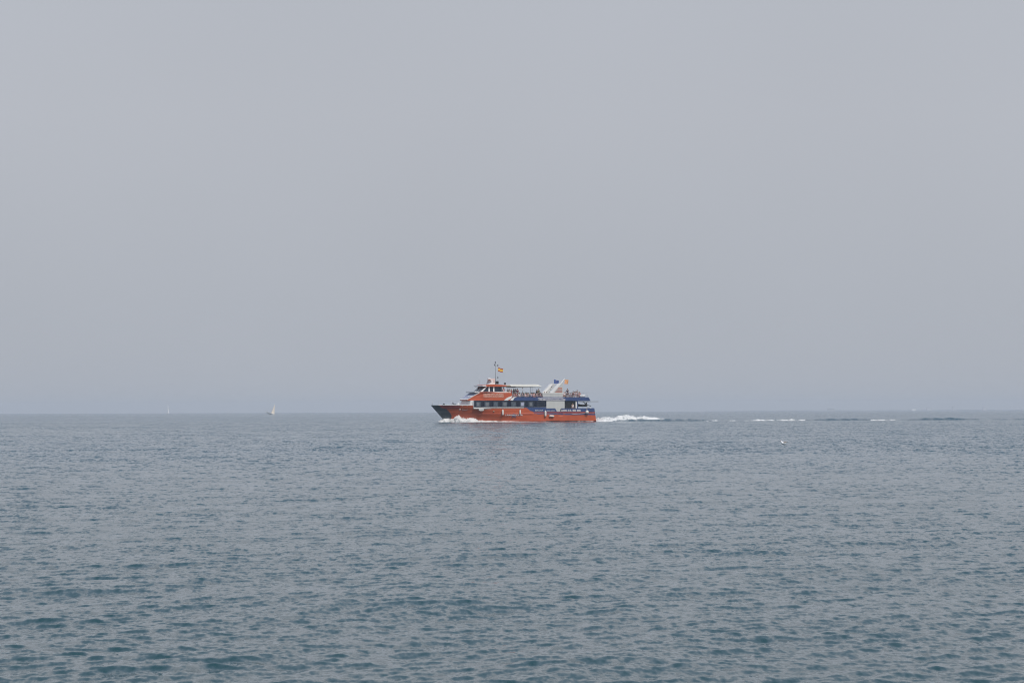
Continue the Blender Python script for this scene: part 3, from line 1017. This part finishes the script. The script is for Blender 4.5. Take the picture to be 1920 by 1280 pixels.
fender(1029.3, 779.7, 0, .17, "white fender lying level on ropes low on the orange hull", True, 1038.8)
bf = empty("buoy_fender")
x, z = P(1100.5, 772.2, -3.8); in_ferry(bf, x, -3.75, z)
tag(bf, "round white ball fender at the blue stern corner", "fender", "white fenders on the ferry's side")
bm = bmesh.new(); add_ball(bm, (0, 0, 0), .32, .32, .34, 16); obj("fender_body", bm, M['fender'], bf, True)
bm = bmesh.new(); add_tube(bm, [(0, 0, .3), (0, .25, .8)], .025, 5); add_tube(bm, [(0, 0, -.2), (-3.0, .28, -.42)], .02, 5); obj("fender_rope", bm, M['fender'], bf)

# life raft canister and lifebuoys
rf = empty("life_raft")
x, z = P(1091.5, 742.2, -2.9); in_ferry(rf, x, -2.9, z)
tag(rf, "white life raft canister at the aft end of the upper deck rail", "life raft")
bm = bmesh.new(); add_tube(bm, [(-.5, 0, 0), (-.42, 0, 0), (-.4, 0, 0), (.4, 0, 0), (.42, 0, 0), (.5, 0, 0)], .29, 14); obj("canister", bm, M['white'], rf, True)
bm = bmesh.new(); add_box(bm, -.35, .35, -.25, .25, -.42, -.27); obj("cradle", bm, M['grey_metal'], rf)

# ------------------------------------------------------------------ people
def skin_mesh(verts, edges, radii, name, root_i=0, sub=1):
    me = bpy.data.meshes.new(name + "_skel")
    me.from_pydata(verts, edges, [])
    o = bpy.data.objects.new(name + "_skel", me)
    COL.objects.link(o)
    md = o.modifiers.new("skin", 'SKIN')
    if sub:
        s = o.modifiers.new("sub", 'SUBSURF'); s.levels = sub; s.render_levels = sub
    for i, r_ in enumerate(radii):
        me.skin_vertices[0].data[i].radius = (r_, r_)
        me.skin_vertices[0].data[i].use_root = (i == root_i)
    bpy.context.view_layer.update()
    out = bpy.data.meshes.new_from_object(o.evaluated_get(bpy.context.evaluated_depsgraph_get()))
    bpy.data.objects.remove(o)
    for p in out.polygons: p.use_smooth = True
    return out

def pose(kind):
    """Joint positions; figure faces +x. z measured from the soles (standing) or from the floor (seated)."""
    if kind == 'sit':
        hip = .48
        J = dict(pel=(0, 0, hip), wst=(.0, 0, hip + .2), che=(.02, 0, hip + .42), nck=(.03, 0, hip + .56), hd=(.06, 0, hip + .68), top=(.05, 0, hip + .84))
        leg = {s: [(0.0, s * .09, hip), (.42, s * .11, hip + .02), (.44, s * .11, .10), (.58, s * .12, .04)] for s in (-1, 1)}
        arm = {s: [(.02, s * .18, hip + .5), (.06, s * .24, hip + .26), (.28, s * .16, hip + .14)] for s in (-1, 1)}
    else:
        hip = .92
        J = dict(pel=(0, 0, hip), wst=(.0, 0, hip + .18), che=(.01, 0, hip + .40), nck=(.01, 0, hip + .55), hd=(.04, 0, hip + .67), top=(.03, 0, hip + .83))
        st = .08 if kind != 'lean' else .14
        leg = {s: [(0, s * .09, hip), (s * st * .5 + .02, s * .10, .50), (s * st, s * .10, .09), (s * st + .15, s * .12, .04)] for s in (-1, 1)}
        if kind == 'lean': arm = {s: [(.02, s * .18, hip + .49), (.16, s * .23, hip + .26), (.40, s * .18, hip + .14)] for s in (-1, 1)}
        elif kind == 'raise': arm = {-1: [(.02, -.18, hip + .49), (.12, -.30, hip + .62), (.16, -.16, hip + .82)], 1: [(.02, .18, hip + .49), (.02, .25, hip + .22), (.08, .25, hip)]}
        else: arm = {s: [(.01, s * .18, hip + .49), (-.02 + .04 * s, s * .25, hip + .22), (.10, s * .24, hip + .0)] for s in (-1, 1)}
    return J, leg, arm

def build_person_meshes(kind):
    J, leg, arm = pose(kind)
    V, E, Rd = [], [], []
    def add(p, r_, prev):
        V.append(p); Rd.append(r_)
        if prev is not None: E.append((prev, len(V) - 1))
        return len(V) - 1
    a = add(J['pel'], .125, None); w = add(J['wst'], .11, a); c = add(J['che'], .135, w); n = add(J['nck'], .055, c)
    h = add(J['hd'], .085, n); add(J['top'], .075, h)
    for s in (-1, 1):
        k = a
        for p, r_ in zip(leg[s][1:], (.065, .042, .035)): k = add(p, r_, k)
        k = c
        for p, r_ in zip(arm[s], (.055, .040, .028)): k = add(p, r_, k)
        q = Vector(arm[s][2]) + (Vector(arm[s][2]) - Vector(arm[s][1])).normalized() * .10
        add(tuple(q), .030, k)
    body = skin_mesh(V, E, Rd, "person_" + kind)
    # shirt
    V, E, Rd = [], [], []
    a = add((J['pel'][0], 0, J['pel'][2] + .02), .150, None); w = add(J['wst'], .135, a); c = add(J['che'], .158, w)
    for s in (-1, 1):
        k = add(arm[s][0], .078, c)
        m_ = (Vector(arm[s][0]) + Vector(arm[s][1])) / 2
        add(tuple(m_), .064, k)
    shirt = skin_mesh(V, E, Rd, "shirt_" + kind)
    V, E, Rd = [], [], []
    a = add(J['pel'], .148, None)
    for s in (-1, 1):
        k = add(tuple((Vector(leg[s][0]) * .55 + Vector(leg[s][1]) * .45)), .09, a)
        add(leg[s][1], .082, k)
    shorts = skin_mesh(V, E, Rd, "shorts_" + kind)
    bm = bmesh.new()
    hc = Vector(J['hd']) + Vector((-.02, 0, .06))
    add_ball(bm, hc, .115, .10, .125, 10)
    for v in bm.verts:
        if v.co.x > hc.x + .03 and v.co.z < hc.z + .04: v.co.x = hc.x + .03
        if v.co.z < hc.z - .08: v.co.z = hc.z - .08
    hair = bpy.data.meshes.new("hair_" + kind); bm.to_mesh(hair); bm.free()
    for me_, m in ((body, M['skin']), (shirt, CLOTH['white']), (shorts, CLOTH['navy']), (hair, M['hair'])):
        me_.materials.clear(); me_.materials.append(m)
    return body, shirt, shorts, hair
PM = {k: build_person_meshes(k) for k in ('sit', 'stand', 'lean', 'raise')}
HAIR = [M['hair'], M['hair'], mat('brown_hair', (.07, .04, .025), .6), mat('straw_hat', (.55, .45, .32), .8), mat('white_cap', (.7, .68, .68), .7)]

def person(kind, x, y, z, face, shirt, shorts, hair, label, group, scale=1.0):
    body, sh, so, ha = PM[kind]
    o = bpy.data.objects.new("person", body)
    COL.objects.link(o)
    in_ferry(o, x, y, z, face)
    o.scale = (scale,) * 3
    tag(o, label, "person", group)
    for nm, me_, m in (("shirt", sh, CLOTH[shirt]), ("shorts", so, CLOTH[shorts]), ("hair", ha, HAIR[hair])):
        c = bpy.data.objects.new(nm, me_)
        COL.objects.link(c)
        c.parent = o
        c.material_slots[0].link = 'OBJECT'
        c.material_slots[0].material = m
    return o

FLOOR = 4.15
G1, G2, G3 = "passengers seated under the cream awning", "passengers at the aft end of the upper deck", "people standing on the upper deck"
seatL = "passenger sitting in the tightly packed rows under the cream awning"
cols = ['white', 'pink', 'white', 'salmon', 'lilac', 'pink', 'red', 'white', 'maroon', 'pink', 'white', 'salmon', 'grey', 'pink']
shs = ['maroon', 'navy', 'maroon', 'black', 'grey', 'red']
xa, xb = LX(963, -2.8), LX(1014, -2.8)
for row, y in enumerate((-2.75, -2.05, -0.6, 0.6, 2.2)):
    n = 10
    for i in range(n):
        if row == 2 and i % 3 == 1: continue
        x = xa + (xb - xa) * (i + .5 * (row % 2) * .8) / (n - .6) + rng.uniform(-.1, .1)
        f = rng.choice((0, 0, 0, math.pi / 2, -math.pi / 2, math.pi)) + rng.uniform(-.4, .4)
        person('sit', x, y, FLOOR + rng.uniform(-.04, .05), f, rng.choice(cols), rng.choice(shs), rng.choice((0, 0, 0, 0, 1, 2)), seatL, G1, rng.uniform(.93, 1.03))
    # slatted benches the rows sit on
    bn = empty("deck_bench")
    xc = (xa + xb) / 2
    in_ferry(bn, xc, y, FLOOR)
    hl_ = (xb - xa) / 2 + .2
    tag(bn, ["long white slatted bench along the port rail under the awning", "long white slatted bench second from the port rail",
             "long white slatted bench on the port side of the centre aisle", "long white slatted bench on the starboard side of the centre aisle",
             "long white slatted bench along the starboard rail under the awning"][row], "bench", "benches under the awning")
    for k in range(4): box("slat", -hl_, hl_, -.2 + k * .11, -.11 + k * .11, .38, .42, M['white'], bn)
    for k in range(5):
        xx = -hl_ + .1 + k * (2 * hl_ - .2) / 4
        box("leg", xx - .03, xx + .03, -.18, .2, 0, .38, M['grey_metal'], bn)
stand = [(944.0, 'stand', -1.9, 'pink', 'navy', 0, "person in pink standing in the wheelhouse's open aft doorway", 725.5),
         (952.2, 'lean', -2.6, 'black', 'black', 0, "dark-clad person standing first behind the wheelhouse rail", 728.0),
         (955.6, 'stand', -2.0, 'olive', 'maroon', 0, "person in olive behind the rail next to the dark-clad one", 728.6),
         (958.4, 'raise', -2.6, 'red', 'maroon', 2, "red-shirted person standing where the orange house ends", 729.0),
         (963.0, 'stand', -1.2, 'olive', 'grey', 3, "person in a straw hat standing under the awning's front", 728.6),
         (965.6, 'stand', -1.9, 'grey', 'navy', 0, "dark-haired person in grey standing just aft of the straw hat", 727.8),
         (970.2, 'raise', -2.2, 'maroon', 'black', 0, "person in maroon with one arm raised, standing alone under the awning", 728.2),
         (1006.5, 'stand', -1.4, 'black', 'black', 0, "person in black standing at the aft end of the awning", 729.6),
         (1009.8, 'lean', -2.2, 'olive', 'grey', 0, "person in olive leaning by the last awning post", 728.4)]
for px, k, y, sh, so, ha, lab, pyt in stand:
    x, zt = P(px, pyt, y)
    person(k, x, y, zt - 1.78, rng.uniform(-2.6, -.6), sh, so, ha, lab, G3)
# people behind the locker block under the starboard fin
for px, sh, lab in ((1020.0, 'maroon', "seated dark-haired passenger glimpsed at the front foot of the far fin"),
                    (1024.5, 'red', "seated passenger in red glimpsed under the middle of the far fin"),
                    (1029.5, 'maroon', "seated passenger glimpsed between the two fins' feet")):
    x, zt = P(px, 734.2, 0.4)
    person('sit', x, 0.4, zt - 1.33, rng.uniform(-2, 0), sh, 'black', 0, lab, G3)
aft = [(1057.5, 'sit', -2.7, 'white', 'maroon', 4, "seated passenger in a white cap just aft of the locker block", 733.8),
       (1060.0, 'sit', -1.9, 'salmon', 'black', 2, "seated passenger in salmon behind the white-capped one", 734.6),
       (1063.6, 'stand', -2.5, 'navy', 'navy', 0, "tall person in navy standing at the rail aft of the striped fin", 727.9),
       (1066.0, 'sit', -2.7, 'white', 'grey', 0, "seated passenger in white right behind the standing person in navy", 735.8),
       (1069.2, 'sit', -2.1, 'lilac', 'navy', 0, "seated passenger in lilac on the aft deck", 736.0),
       (1072.0, 'lean', -2.0, 'navy', 'black', 0, "dark-clad passenger bending over on the aft deck", 734.6),
       (1074.6, 'sit', -1.3, 'maroon', 'black', 0, "passenger in maroon sitting high on the aft deck", 732.8),
       (1077.0, 'sit', -2.6, 'white', 'salmon', 2, "passenger in bright white in the middle of the aft group", 733.6),
       (1079.6, 'sit', -1.8, 'pink', 'maroon', 2, "passenger in pink beside the bright white one", 733.2),
       (1081.9, 'stand', -0.8, 'grey', 'black', 0, "grey-clad person whose head rises above the aft group", 730.6),
       (1084.2, 'sit', -2.6, 'pink', 'red', 3, "passenger in pink with a pale hat near the life raft", 734.4),
       (1086.8, 'sit', -1.9, 'salmon', 'maroon', 2, "last passenger in salmon beside the life raft", 734.0)]
for px, k, y, sh, so, ha, lab, pyt in aft:
    x, zt = P(px, pyt, y)
    hgt = {'sit': 1.33, 'stand': 1.78, 'lean': 1.78}[k]
    person(k, x, y, zt - hgt, rng.uniform(-3, 0), sh, so, ha, lab, G2)
x, zt = P(1073.4, 755.6, -2.9)
person('stand', x, -2.9, zt - 1.78, -1.4, 'white', 'white', 3, "crew member in white on the main deck beside the aft stair recess", G3)

# ------------------------------------------------------------------ foam
def foam_material():
    m = bpy.data.materials.new("sea_foam")
    m.use_nodes = True
    n, l = m.node_tree.nodes, m.node_tree.links
    b = n['Principled BSDF']
    b.inputs['Roughness'].default_value = 0.85
    b.inputs['Specular IOR Level'].default_value = 0.2
    t = n.new('ShaderNodeTexCoord')
    nt = n.new('ShaderNodeTexNoise'); nt.inputs['Scale'].default_value = 1.3; nt.inputs['Detail'].default_value = 8.0; nt.inputs['Roughness'].default_value = .65
    l.new(t.outputs['Object'], nt.inputs['Vector'])
    r = n.new('ShaderNodeValToRGB')
    r.color_ramp.elements[0].position = 0.34; r.color_ramp.elements[0].color = (0.30, 0.33, 0.33, 1)
    r.color_ramp.elements[1].position = 0.52; r.color_ramp.elements[1].color = (0.80, 0.80, 0.79, 1)
    l.new(nt.outputs[0], r.inputs[0]); l.new(r.outputs[0], b.inputs['Base Color'])
    bp = n.new('ShaderNodeBump'); bp.inputs['Strength'].default_value = 0.8; bp.inputs['Distance'].default_value = 0.12
    n2 = n.new('ShaderNodeTexNoise'); n2.inputs['Scale'].default_value = 5.0; n2.inputs['Detail'].default_value = 6.0
    l.new(t.outputs['Object'], n2.inputs['Vector']); l.new(n2.outputs[0], bp.inputs['Height']); l.new(bp.outputs[0], b.inputs['Normal'])
    return m
FOAM = foam_material()
from mathutils import noise as mn

def droplets(bm, pts, r):
    for p, rr in pts:
        vs = [bm.verts.new(Vector(p) + Vector(d) * rr) for d in ((1, 0, 0), (-1, 0, 0), (0, 1, 0), (0, -1, 0), (0, 0, 1), (0, 0, -1))]
        for f in ((0, 2, 4), (2, 1, 4), (1, 3, 4), (3, 0, 4), (2, 0, 5), (1, 2, 5), (3, 1, 5), (0, 3, 5)):
            bm.faces.new([vs[i] for i in f])

def sea_z(x, y):
    wx, wy = to_world(np.array([x], dtype=np.float32), np.array([y], dtype=np.float32))
    z, _, _ = waves(wx, wy, np.full(1, 3.0, dtype=np.float32))
    return float(z[0] + wake_height(wx, wy)[0])

def foam_ridge(name, path, width, label, step=0.12, nv=22, spray=1.0, seed=0.0):
    """path: list of (x, y, crest height above the still sea, half width) in the ferry's axes."""
    xs = [p[0] for p in path]
    bm = bmesh.new()
    drops = []
    n = int((xs[-1] - xs[0]) / step)
    prev = None
    for i in range(n + 1):
        x = xs[0] + (xs[-1] - xs[0]) * i / n
        yc = np.interp(x, xs, [p[1] for p in path]); hh = np.interp(x, xs, [p[2] for p in path]); ww = np.interp(x, xs, [p[3] for p in path])
        env = min(1.0, (x - xs[0]) / 0.8, (xs[-1] - x) / 1.5)
        env = max(env, 0)
        row = []
        for j in range(nv + 1):
            t = j / nv * 2 - 1
            y = yc + t * ww
            prof = (1 - t * t) ** 0.8
            nn = mn.fractal(Vector((x * 0.9, y * 0.9, seed)), 0.9, 2.2, 5)
            if ww < 1.0 and len(path) < 7: env = min(env, max(0.0, 0.9 + 1.1 * mn.noise(Vector((x * .55, seed, 2)))))
            n3 = mn.fractal(Vector((x * 3.1, y * 3.1, seed + 5)), 0.8, 2.1, 4)
            z = hh * prof * env * (1 + 0.55 * nn) + (0.10 * n3) * prof * min(1, hh * 2) - 0.16
            if abs(t) > .98: z = -0.3
            row.append(bm.verts.new((x + 0.05 * n3, y + 0.08 * nn, z + 0.0)))
            if rng.random() < 0.30 * spray * hh and prof > .3:
                drops.append(((x + rng.gauss(0, .2), y + rng.gauss(0, .2), z + abs(rng.gauss(0, .10 + .20 * hh)) + .02), rng.uniform(.008, .032)))
        if prev:
            for j in range(nv): bm.faces.new((prev[j], prev[j + 1], row[j + 1], row[j]))
        prev = row
    droplets(bm, drops, .04)
    o = obj(name, bm, FOAM, None, True)
    o.location = (BX, BY, 0); o.rotation_euler = (0, 0, TH)
    tag(o, label, "foam", kind='stuff')
    return o

def fx(px, y): return LX(px, y)
foam_ridge("wake_foam", [(fx(1106, -1.5), -1.8, .30, 2.0), (fx(1118, -2), -2.2, .55, 2.4), (fx(1128, -2.5), -2.2, .80, 2.4), (fx(1140, -2.5), -2.0, .88, 2.3),
                         (fx(1155, -2), -1.0, .80, 2.0), (fx(1170, -1), 0.4, .95, 1.9), (fx(1181, 0), .8, 1.25, 1.8), (fx(1195, 0), .8, 1.12, 1.7), (fx(1208, 0), 1.0, .90, 1.5),
                         (fx(1222, 0), 1.0, .84, 1.3), (fx(1236, 0), 1.0, .62, 1.2), (fx(1252, 0), .8, .44, 1.0), (fx(1266, 0), .6, .30, .6)], 2,
           "thick white foam of the wake boiling up just behind the ferry's stern", spray=1.5)
foam_ridge("wake_foam", [(fx(1294, -2), -2.5, .20, .2), (fx(1310, -2), -2.8, .27, .3), (fx(1330, -2), -3, .28, .35), (fx(1352, -2), -3.2, .20, .2)], 1,
           "thin short streak of foam in the ferry's wake", step=.15, nv=8, spray=.1, seed=3)
foam_ridge("wake_foam", [(fx(1385, -3), -3.2, .22, .2), (fx(1405, -3), -3.5, .36, .5), (fx(1430, -3), -3.7, .38, .5), (fx(1455, -3), -3.9, .42, .4), (fx(1480, -3), -4.3, .42, .35), (fx(1525, -3), -4.3, .30, .15)], 1,
           "long thin streak of foam on the second swell of the ferry's wake", step=.15, nv=10, spray=.2, seed=6)
foam_ridge("wake_foam", [(fx(1262, -2), -1.8, .26, .2), (fx(1272, -2), -2.0, .33, .4), (fx(1285, -2), -2.3, .20, .2)], 1,
           "small tapering scrap of foam just past the end of the thick wake", step=.15, nv=8, spray=.1, seed=13)
foam_ridge("wake_foam", [(fx(1355, -2), -3.1, .20, .15), (fx(1368, -2), -3.2, .29, .25), (fx(1384, -2), -3.2, .22, .15)], 1,
           "faint scrap of foam between the short and the long wake streaks", step=.15, nv=8, spray=.1, seed=15)
foam_ridge("wake_foam", [(fx(1540, -4), -4.4, .34, .15), (fx(1549, -4), -4.4, .46, .2), (fx(1558, -4), -4.4, .34, .15)], 1,
           "tiny fleck of foam on a dark swell crest of the wake", step=.15, nv=6, spray=.1, seed=8)
foam_ridge("wake_foam", [(fx(1622, -5), -5.9, .28, .15), (fx(1640, -5), -6.2, .30, .15), (fx(1662, -5), -6.4, .36, .12), (fx(1680, -5), -6.4, .30, .08)], 1,
           "faint farthest streak of foam just before the darkest swell", step=.15, nv=6, spray=.1, seed=9)

# bow wave: curtain of white water thrown off both sides of the hull
def bow_wave(side):
    bm = bmesh.new()
    drops = []
    prof = [(820, .02), (824, .45), (828, .62), (833, .72), (838, .78), (843, .80), (848, .86), (853, 1.08), (858, 1.42), (862, 1.26), (866, 1.02), (872, .90), (880, .90), (886, .82),
            (892, .72), (898, .52), (905, .46), (915, .40), (930, .36), (945, .28), (965, .22), (985, .16), (1010, .12), (1024, .17), (1036, .07), (1060, .06), (1080, .14), (1112, .20)]
    pxs = [p[0] for p in prof]
    n = 420
    prev = None
    nv = 18
    for i in range(n + 1):
        px = 820 + (1112 - 820) * i / n
        y = -1.5
        for _ in range(5):
            x = LX(px, y)
            hb = half_beam(x, .5) if x > x_stem(.5) else 0.0
            y = -(hb + .1)
        hh = 0.88 * float(np.interp(px, pxs, [p[1] for p in prof]))
        spread_ = 0.25 + 1.1 * min(hh, 1.2) * (0.9 if px > 850 else .55) + max(0, (890 - px)) * 0.004
        row = []
        for j in range(nv + 1):
            t = j / nv
            # inner edge clings to the hull, crest curls out, then falls to the sea
            zz = hh * (1 - t) ** 0.75 if hh < .6 else hh * (math.sin((0.28 + .72 * t) * math.pi) ** .8)
            yy = -(hb - .25) - t * (spread_ + .25)
            nn = mn.fractal(Vector((x * 1.1, yy * 1.1, zz * 2 + 20)), .9, 2.1, 5)
            n3 = mn.fractal(Vector((x * 4.0, yy * 4.0, 40)), .8, 2.1, 4)
            k = min(1, hh * 1.6)
            z = zz * (1 + .35 * nn) + .12 * n3 * k - .05
            if t > .97: z = -.25
            row.append(bm.verts.new((x + .06 * n3, side * -1 * (yy + .12 * nn * k) , z)))
            if rng.random() < .30 * hh * hh and t < .8:
                drops.append(((x + rng.gauss(0, .25), side * -1 * (yy + rng.gauss(0, .2)), z + abs(rng.gauss(0, .22 * hh))), rng.uniform(.008, .030)))
        if prev:
            for j in range(nv): bm.faces.new((prev[j], prev[j + 1], row[j + 1], row[j]))
        prev = row
    droplets(bm, drops, .04)
    o = obj("bow_wave", bm, FOAM, None, True)
    o.location = (BX, BY, 0); o.rotation_euler = (0, 0, TH)
    return o
b1 = bow_wave(-1)
tag(b1, "white bow wave and foam line along the ferry's near side", "foam", kind='stuff')
b2 = bow_wave(1)
tag(b2, "white bow wave thrown off the ferry's far side", "foam", kind='stuff')

# ------------------------------------------------------------------ seagull
D_G = F_PX * H / 63.5
gx = (1467.5 - 960) / F_PX * D_G
gz, _, _ = waves(np.array([gx], dtype=np.float32), np.array([D_G], dtype=np.float32), np.full(1, .4, dtype=np.float32))
gull = empty("seagull", (gx, D_G, float(gz[0]) + .02), R(12))
gull.scale = (1.15, 1.15, 1.15)
tag(gull, "lone white and grey seagull floating on open water right of the ferry", "seagull")
M['gull_white'] = mat('white_feathers', (.93, .93, .94), .8, vary=.02)
M['gull_grey'] = mat('grey_brown_feathers', (.26, .235, .22), .8, vary=.15, scale=20)
M['gull_tip'] = mat('black_wingtip', (.03, .032, .036), .7)
V, E, Rd = [(0.05, 0, .035), (-.04, 0, .045), (-.085, 0, .07), (-.095, 0, .12), (-.098, 0, .150), (.12, 0, .05), (.19, 0, .065)], [(0, 1), (1, 2), (2, 3), (3, 4), (0, 5), (5, 6)], \
    [.068, .072, .056, .036, .042, .042, .012]
body = skin_mesh(V, E, Rd, "gull", 0, 2)
link("body", body, M['gull_white'], gull)
for s in (-1, 1):
    bm = bmesh.new()
    add_ball(bm, (.055, s * .045, .070), .115, .022, .042, 12)
    for v in bm.verts: v.co.z += (v.co.x - .05) * .18
    obj("wing", bm, M['gull_grey'], gull, True)
    bm = bmesh.new(); add_tube(bm, [(.13, s * .03, .088), (.25, s * .006, .105)], .014, 6, .003)
    obj("wing_tip", bm, M['gull_tip'], gull, True)
bm = bmesh.new(); add_tube(bm, [(-.125, 0, .148), (-.165, 0, .140)], .008, 6, .003); obj("beak", bm, M['flag_orange'], gull)

# ------------------------------------------------------------------ sailing boats
def sail_mesh(pts_lo, pts_hi, th=.04):
    bm = bmesh.new()
    n = len(pts_lo)
    g = []
    for s in (0, 1):
        g.append([[bm.verts.new(Vector(a).lerp(Vector(b_), v / 6) + Vector((0, .35 * math.sin(math.pi * i / (n - 1)) * (1 - v / 6) + s * th, 0))) for v in range(7)] for i, (a, b_) in enumerate(zip(pts_lo, pts_hi))])
    for s in (0, 1):
        for i in range(n - 1):
            for v in range(6):
                bm.faces.new((g[s][i][v], g[s][i + 1][v], g[s][i + 1][v + 1], g[s][i][v + 1]))
    return bm
def sailboat(px, D, mast, heel, rz, msail, label, jib=True, w=3.4):
    o = empty("sailing_boat", ((px - 960) / F_PX * D, D, 0), rz)
    o.rotation_euler = (0, heel, rz) if False else (0, 0, rz)
    o.rotation_mode = 'XYZ'
    o.matrix_world = Matrix.Translation(((px - 960) / F_PX * D, D, 0)) @ Matrix.Rotation(heel, 4, 'Y') @ Matrix.Rotation(rz, 4, 'Z')
    tag(o, label, "sailboat", "sailing boats on the horizon")
    bm = bmesh.new()
    rows = []
    for i in range(9):
        t = i / 8
        x = -4.5 + 9 * t
        b_ = 1.5 * math.sin(math.pi * min(1, .12 + t * .88)) ** .7
        rows.append([bm.verts.new((x, s * b_ * f, z)) for s, f, z in ((-1, 1, .8), (-1, .7, .1), (-1, .1, -.3), (1, .1, -.3), (1, .7, .1), (1, 1, .8))])
    for a, c in zip(rows, rows[1:]):
        for j in range(5): bm.faces.new((a[j], a[j + 1], c[j + 1], c[j]))
        bm.faces.new((a[5], a[0], c[0], c[5]))
    bm.faces.new(rows[0]); bm.faces.new(rows[-1])
    obj("hull", bm, M['white'], o)
    tube("mast", [(-.5, 0, .5), (-.5, 0, mast)], .09, M['steel'], o)
    obj("mainsail", sail_mesh([(-.4 + w * k / 4, 0, 1.2) for k in range(5)], [(-.4 + .25 * k / 4, 0, mast - .3) for k in range(5)]), msail, o, True)
    if jib: obj("jib", sail_mesh([(-4.3 + 3.4 * k / 4, 0, 1.3) for k in range(5)], [(-.8 + .2 * k / 4, 0, mast * .88) for k in range(5)]), msail, o, True)
    return o
sailboat(315, 3500, 13.8, R(-1), R(66), M['sail'], "upright pale sail, a mere sliver, on the horizon at far left", w=3.2, jib=False)
sailboat(508, 2150, 9.3, R(23), R(16), M['sail2'], "sailing boat heeling over with warm-lit sail, between the pale sliver and the ferry", w=3.2, jib=False)

# ------------------------------------------------------------------ distant shore, nearly lost in the haze
def coast():
    bm = bmesh.new()
    n = 160
    prev = None
    for i in range(n + 1):
        px = 1330 + (2100 - 1330) * i / n
        h = 0.2 + 2.4 * (0.5 + 0.5 * mn.noise(Vector((i * .09, 3, 0)))) + 1.4 * mn.noise(Vector((i * .5, 9, 0)))
        h *= min(1, i / 25)
        X = (px - 960) / F_PX * 8150
        q = [bm.verts.new((X, 8150, -1)), bm.verts.new((X, 8180, max(.3, h) + 1.2)), bm.verts.new((X, 8400, max(.3, h) * .6)), bm.verts.new((X, 8420, -1))]
        if prev:
            for j in range(3): bm.faces.new((prev[j], prev[j + 1], q[j + 1], q[j]))
        prev = q
    return obj("coastline", bm, mat('far_shore', (.24, .27, .28), .9, vary=.3, scale=.01), None)
tag(coast(), "low coastline almost lost in haze at the right of the horizon", kind='structure')
wallm = mat('far_building_wall', (.50, .51, .53), .8)
brightm = mat('far_white_wall', (.9, .9, .9), .6)
for px, w, h, m, lab in ((1713, 11, 6.5, brightm, "white building, the one bright spot on the hazy right-hand shore"),
                         (1742, 16, 9, wallm, "grey block on the shore just right of the white building"),
                         (1787, 7, 13, wallm, "slim grey tower on the hazy shore, third from the white building"),
                         (1846, 12, 10, wallm, "lone grey block on the shore nearest the picture's right edge"),
                         (1558, 22, 7, wallm, "wide low block on the hazy shore beyond the wake's dark swells")):
    X = (px - 960) / F_PX * 8120
    b_ = empty("building", (X, 8120, 0))
    tag(b_, lab, "building", "buildings on the far shore")
    box("wall", -w / 2, w / 2, 0, 12, -1, h, m, b_)
    box("roof", -w / 2 - .4, w / 2 + .4, -.4, 12.4, h + .01, h + .8, wallm, b_)
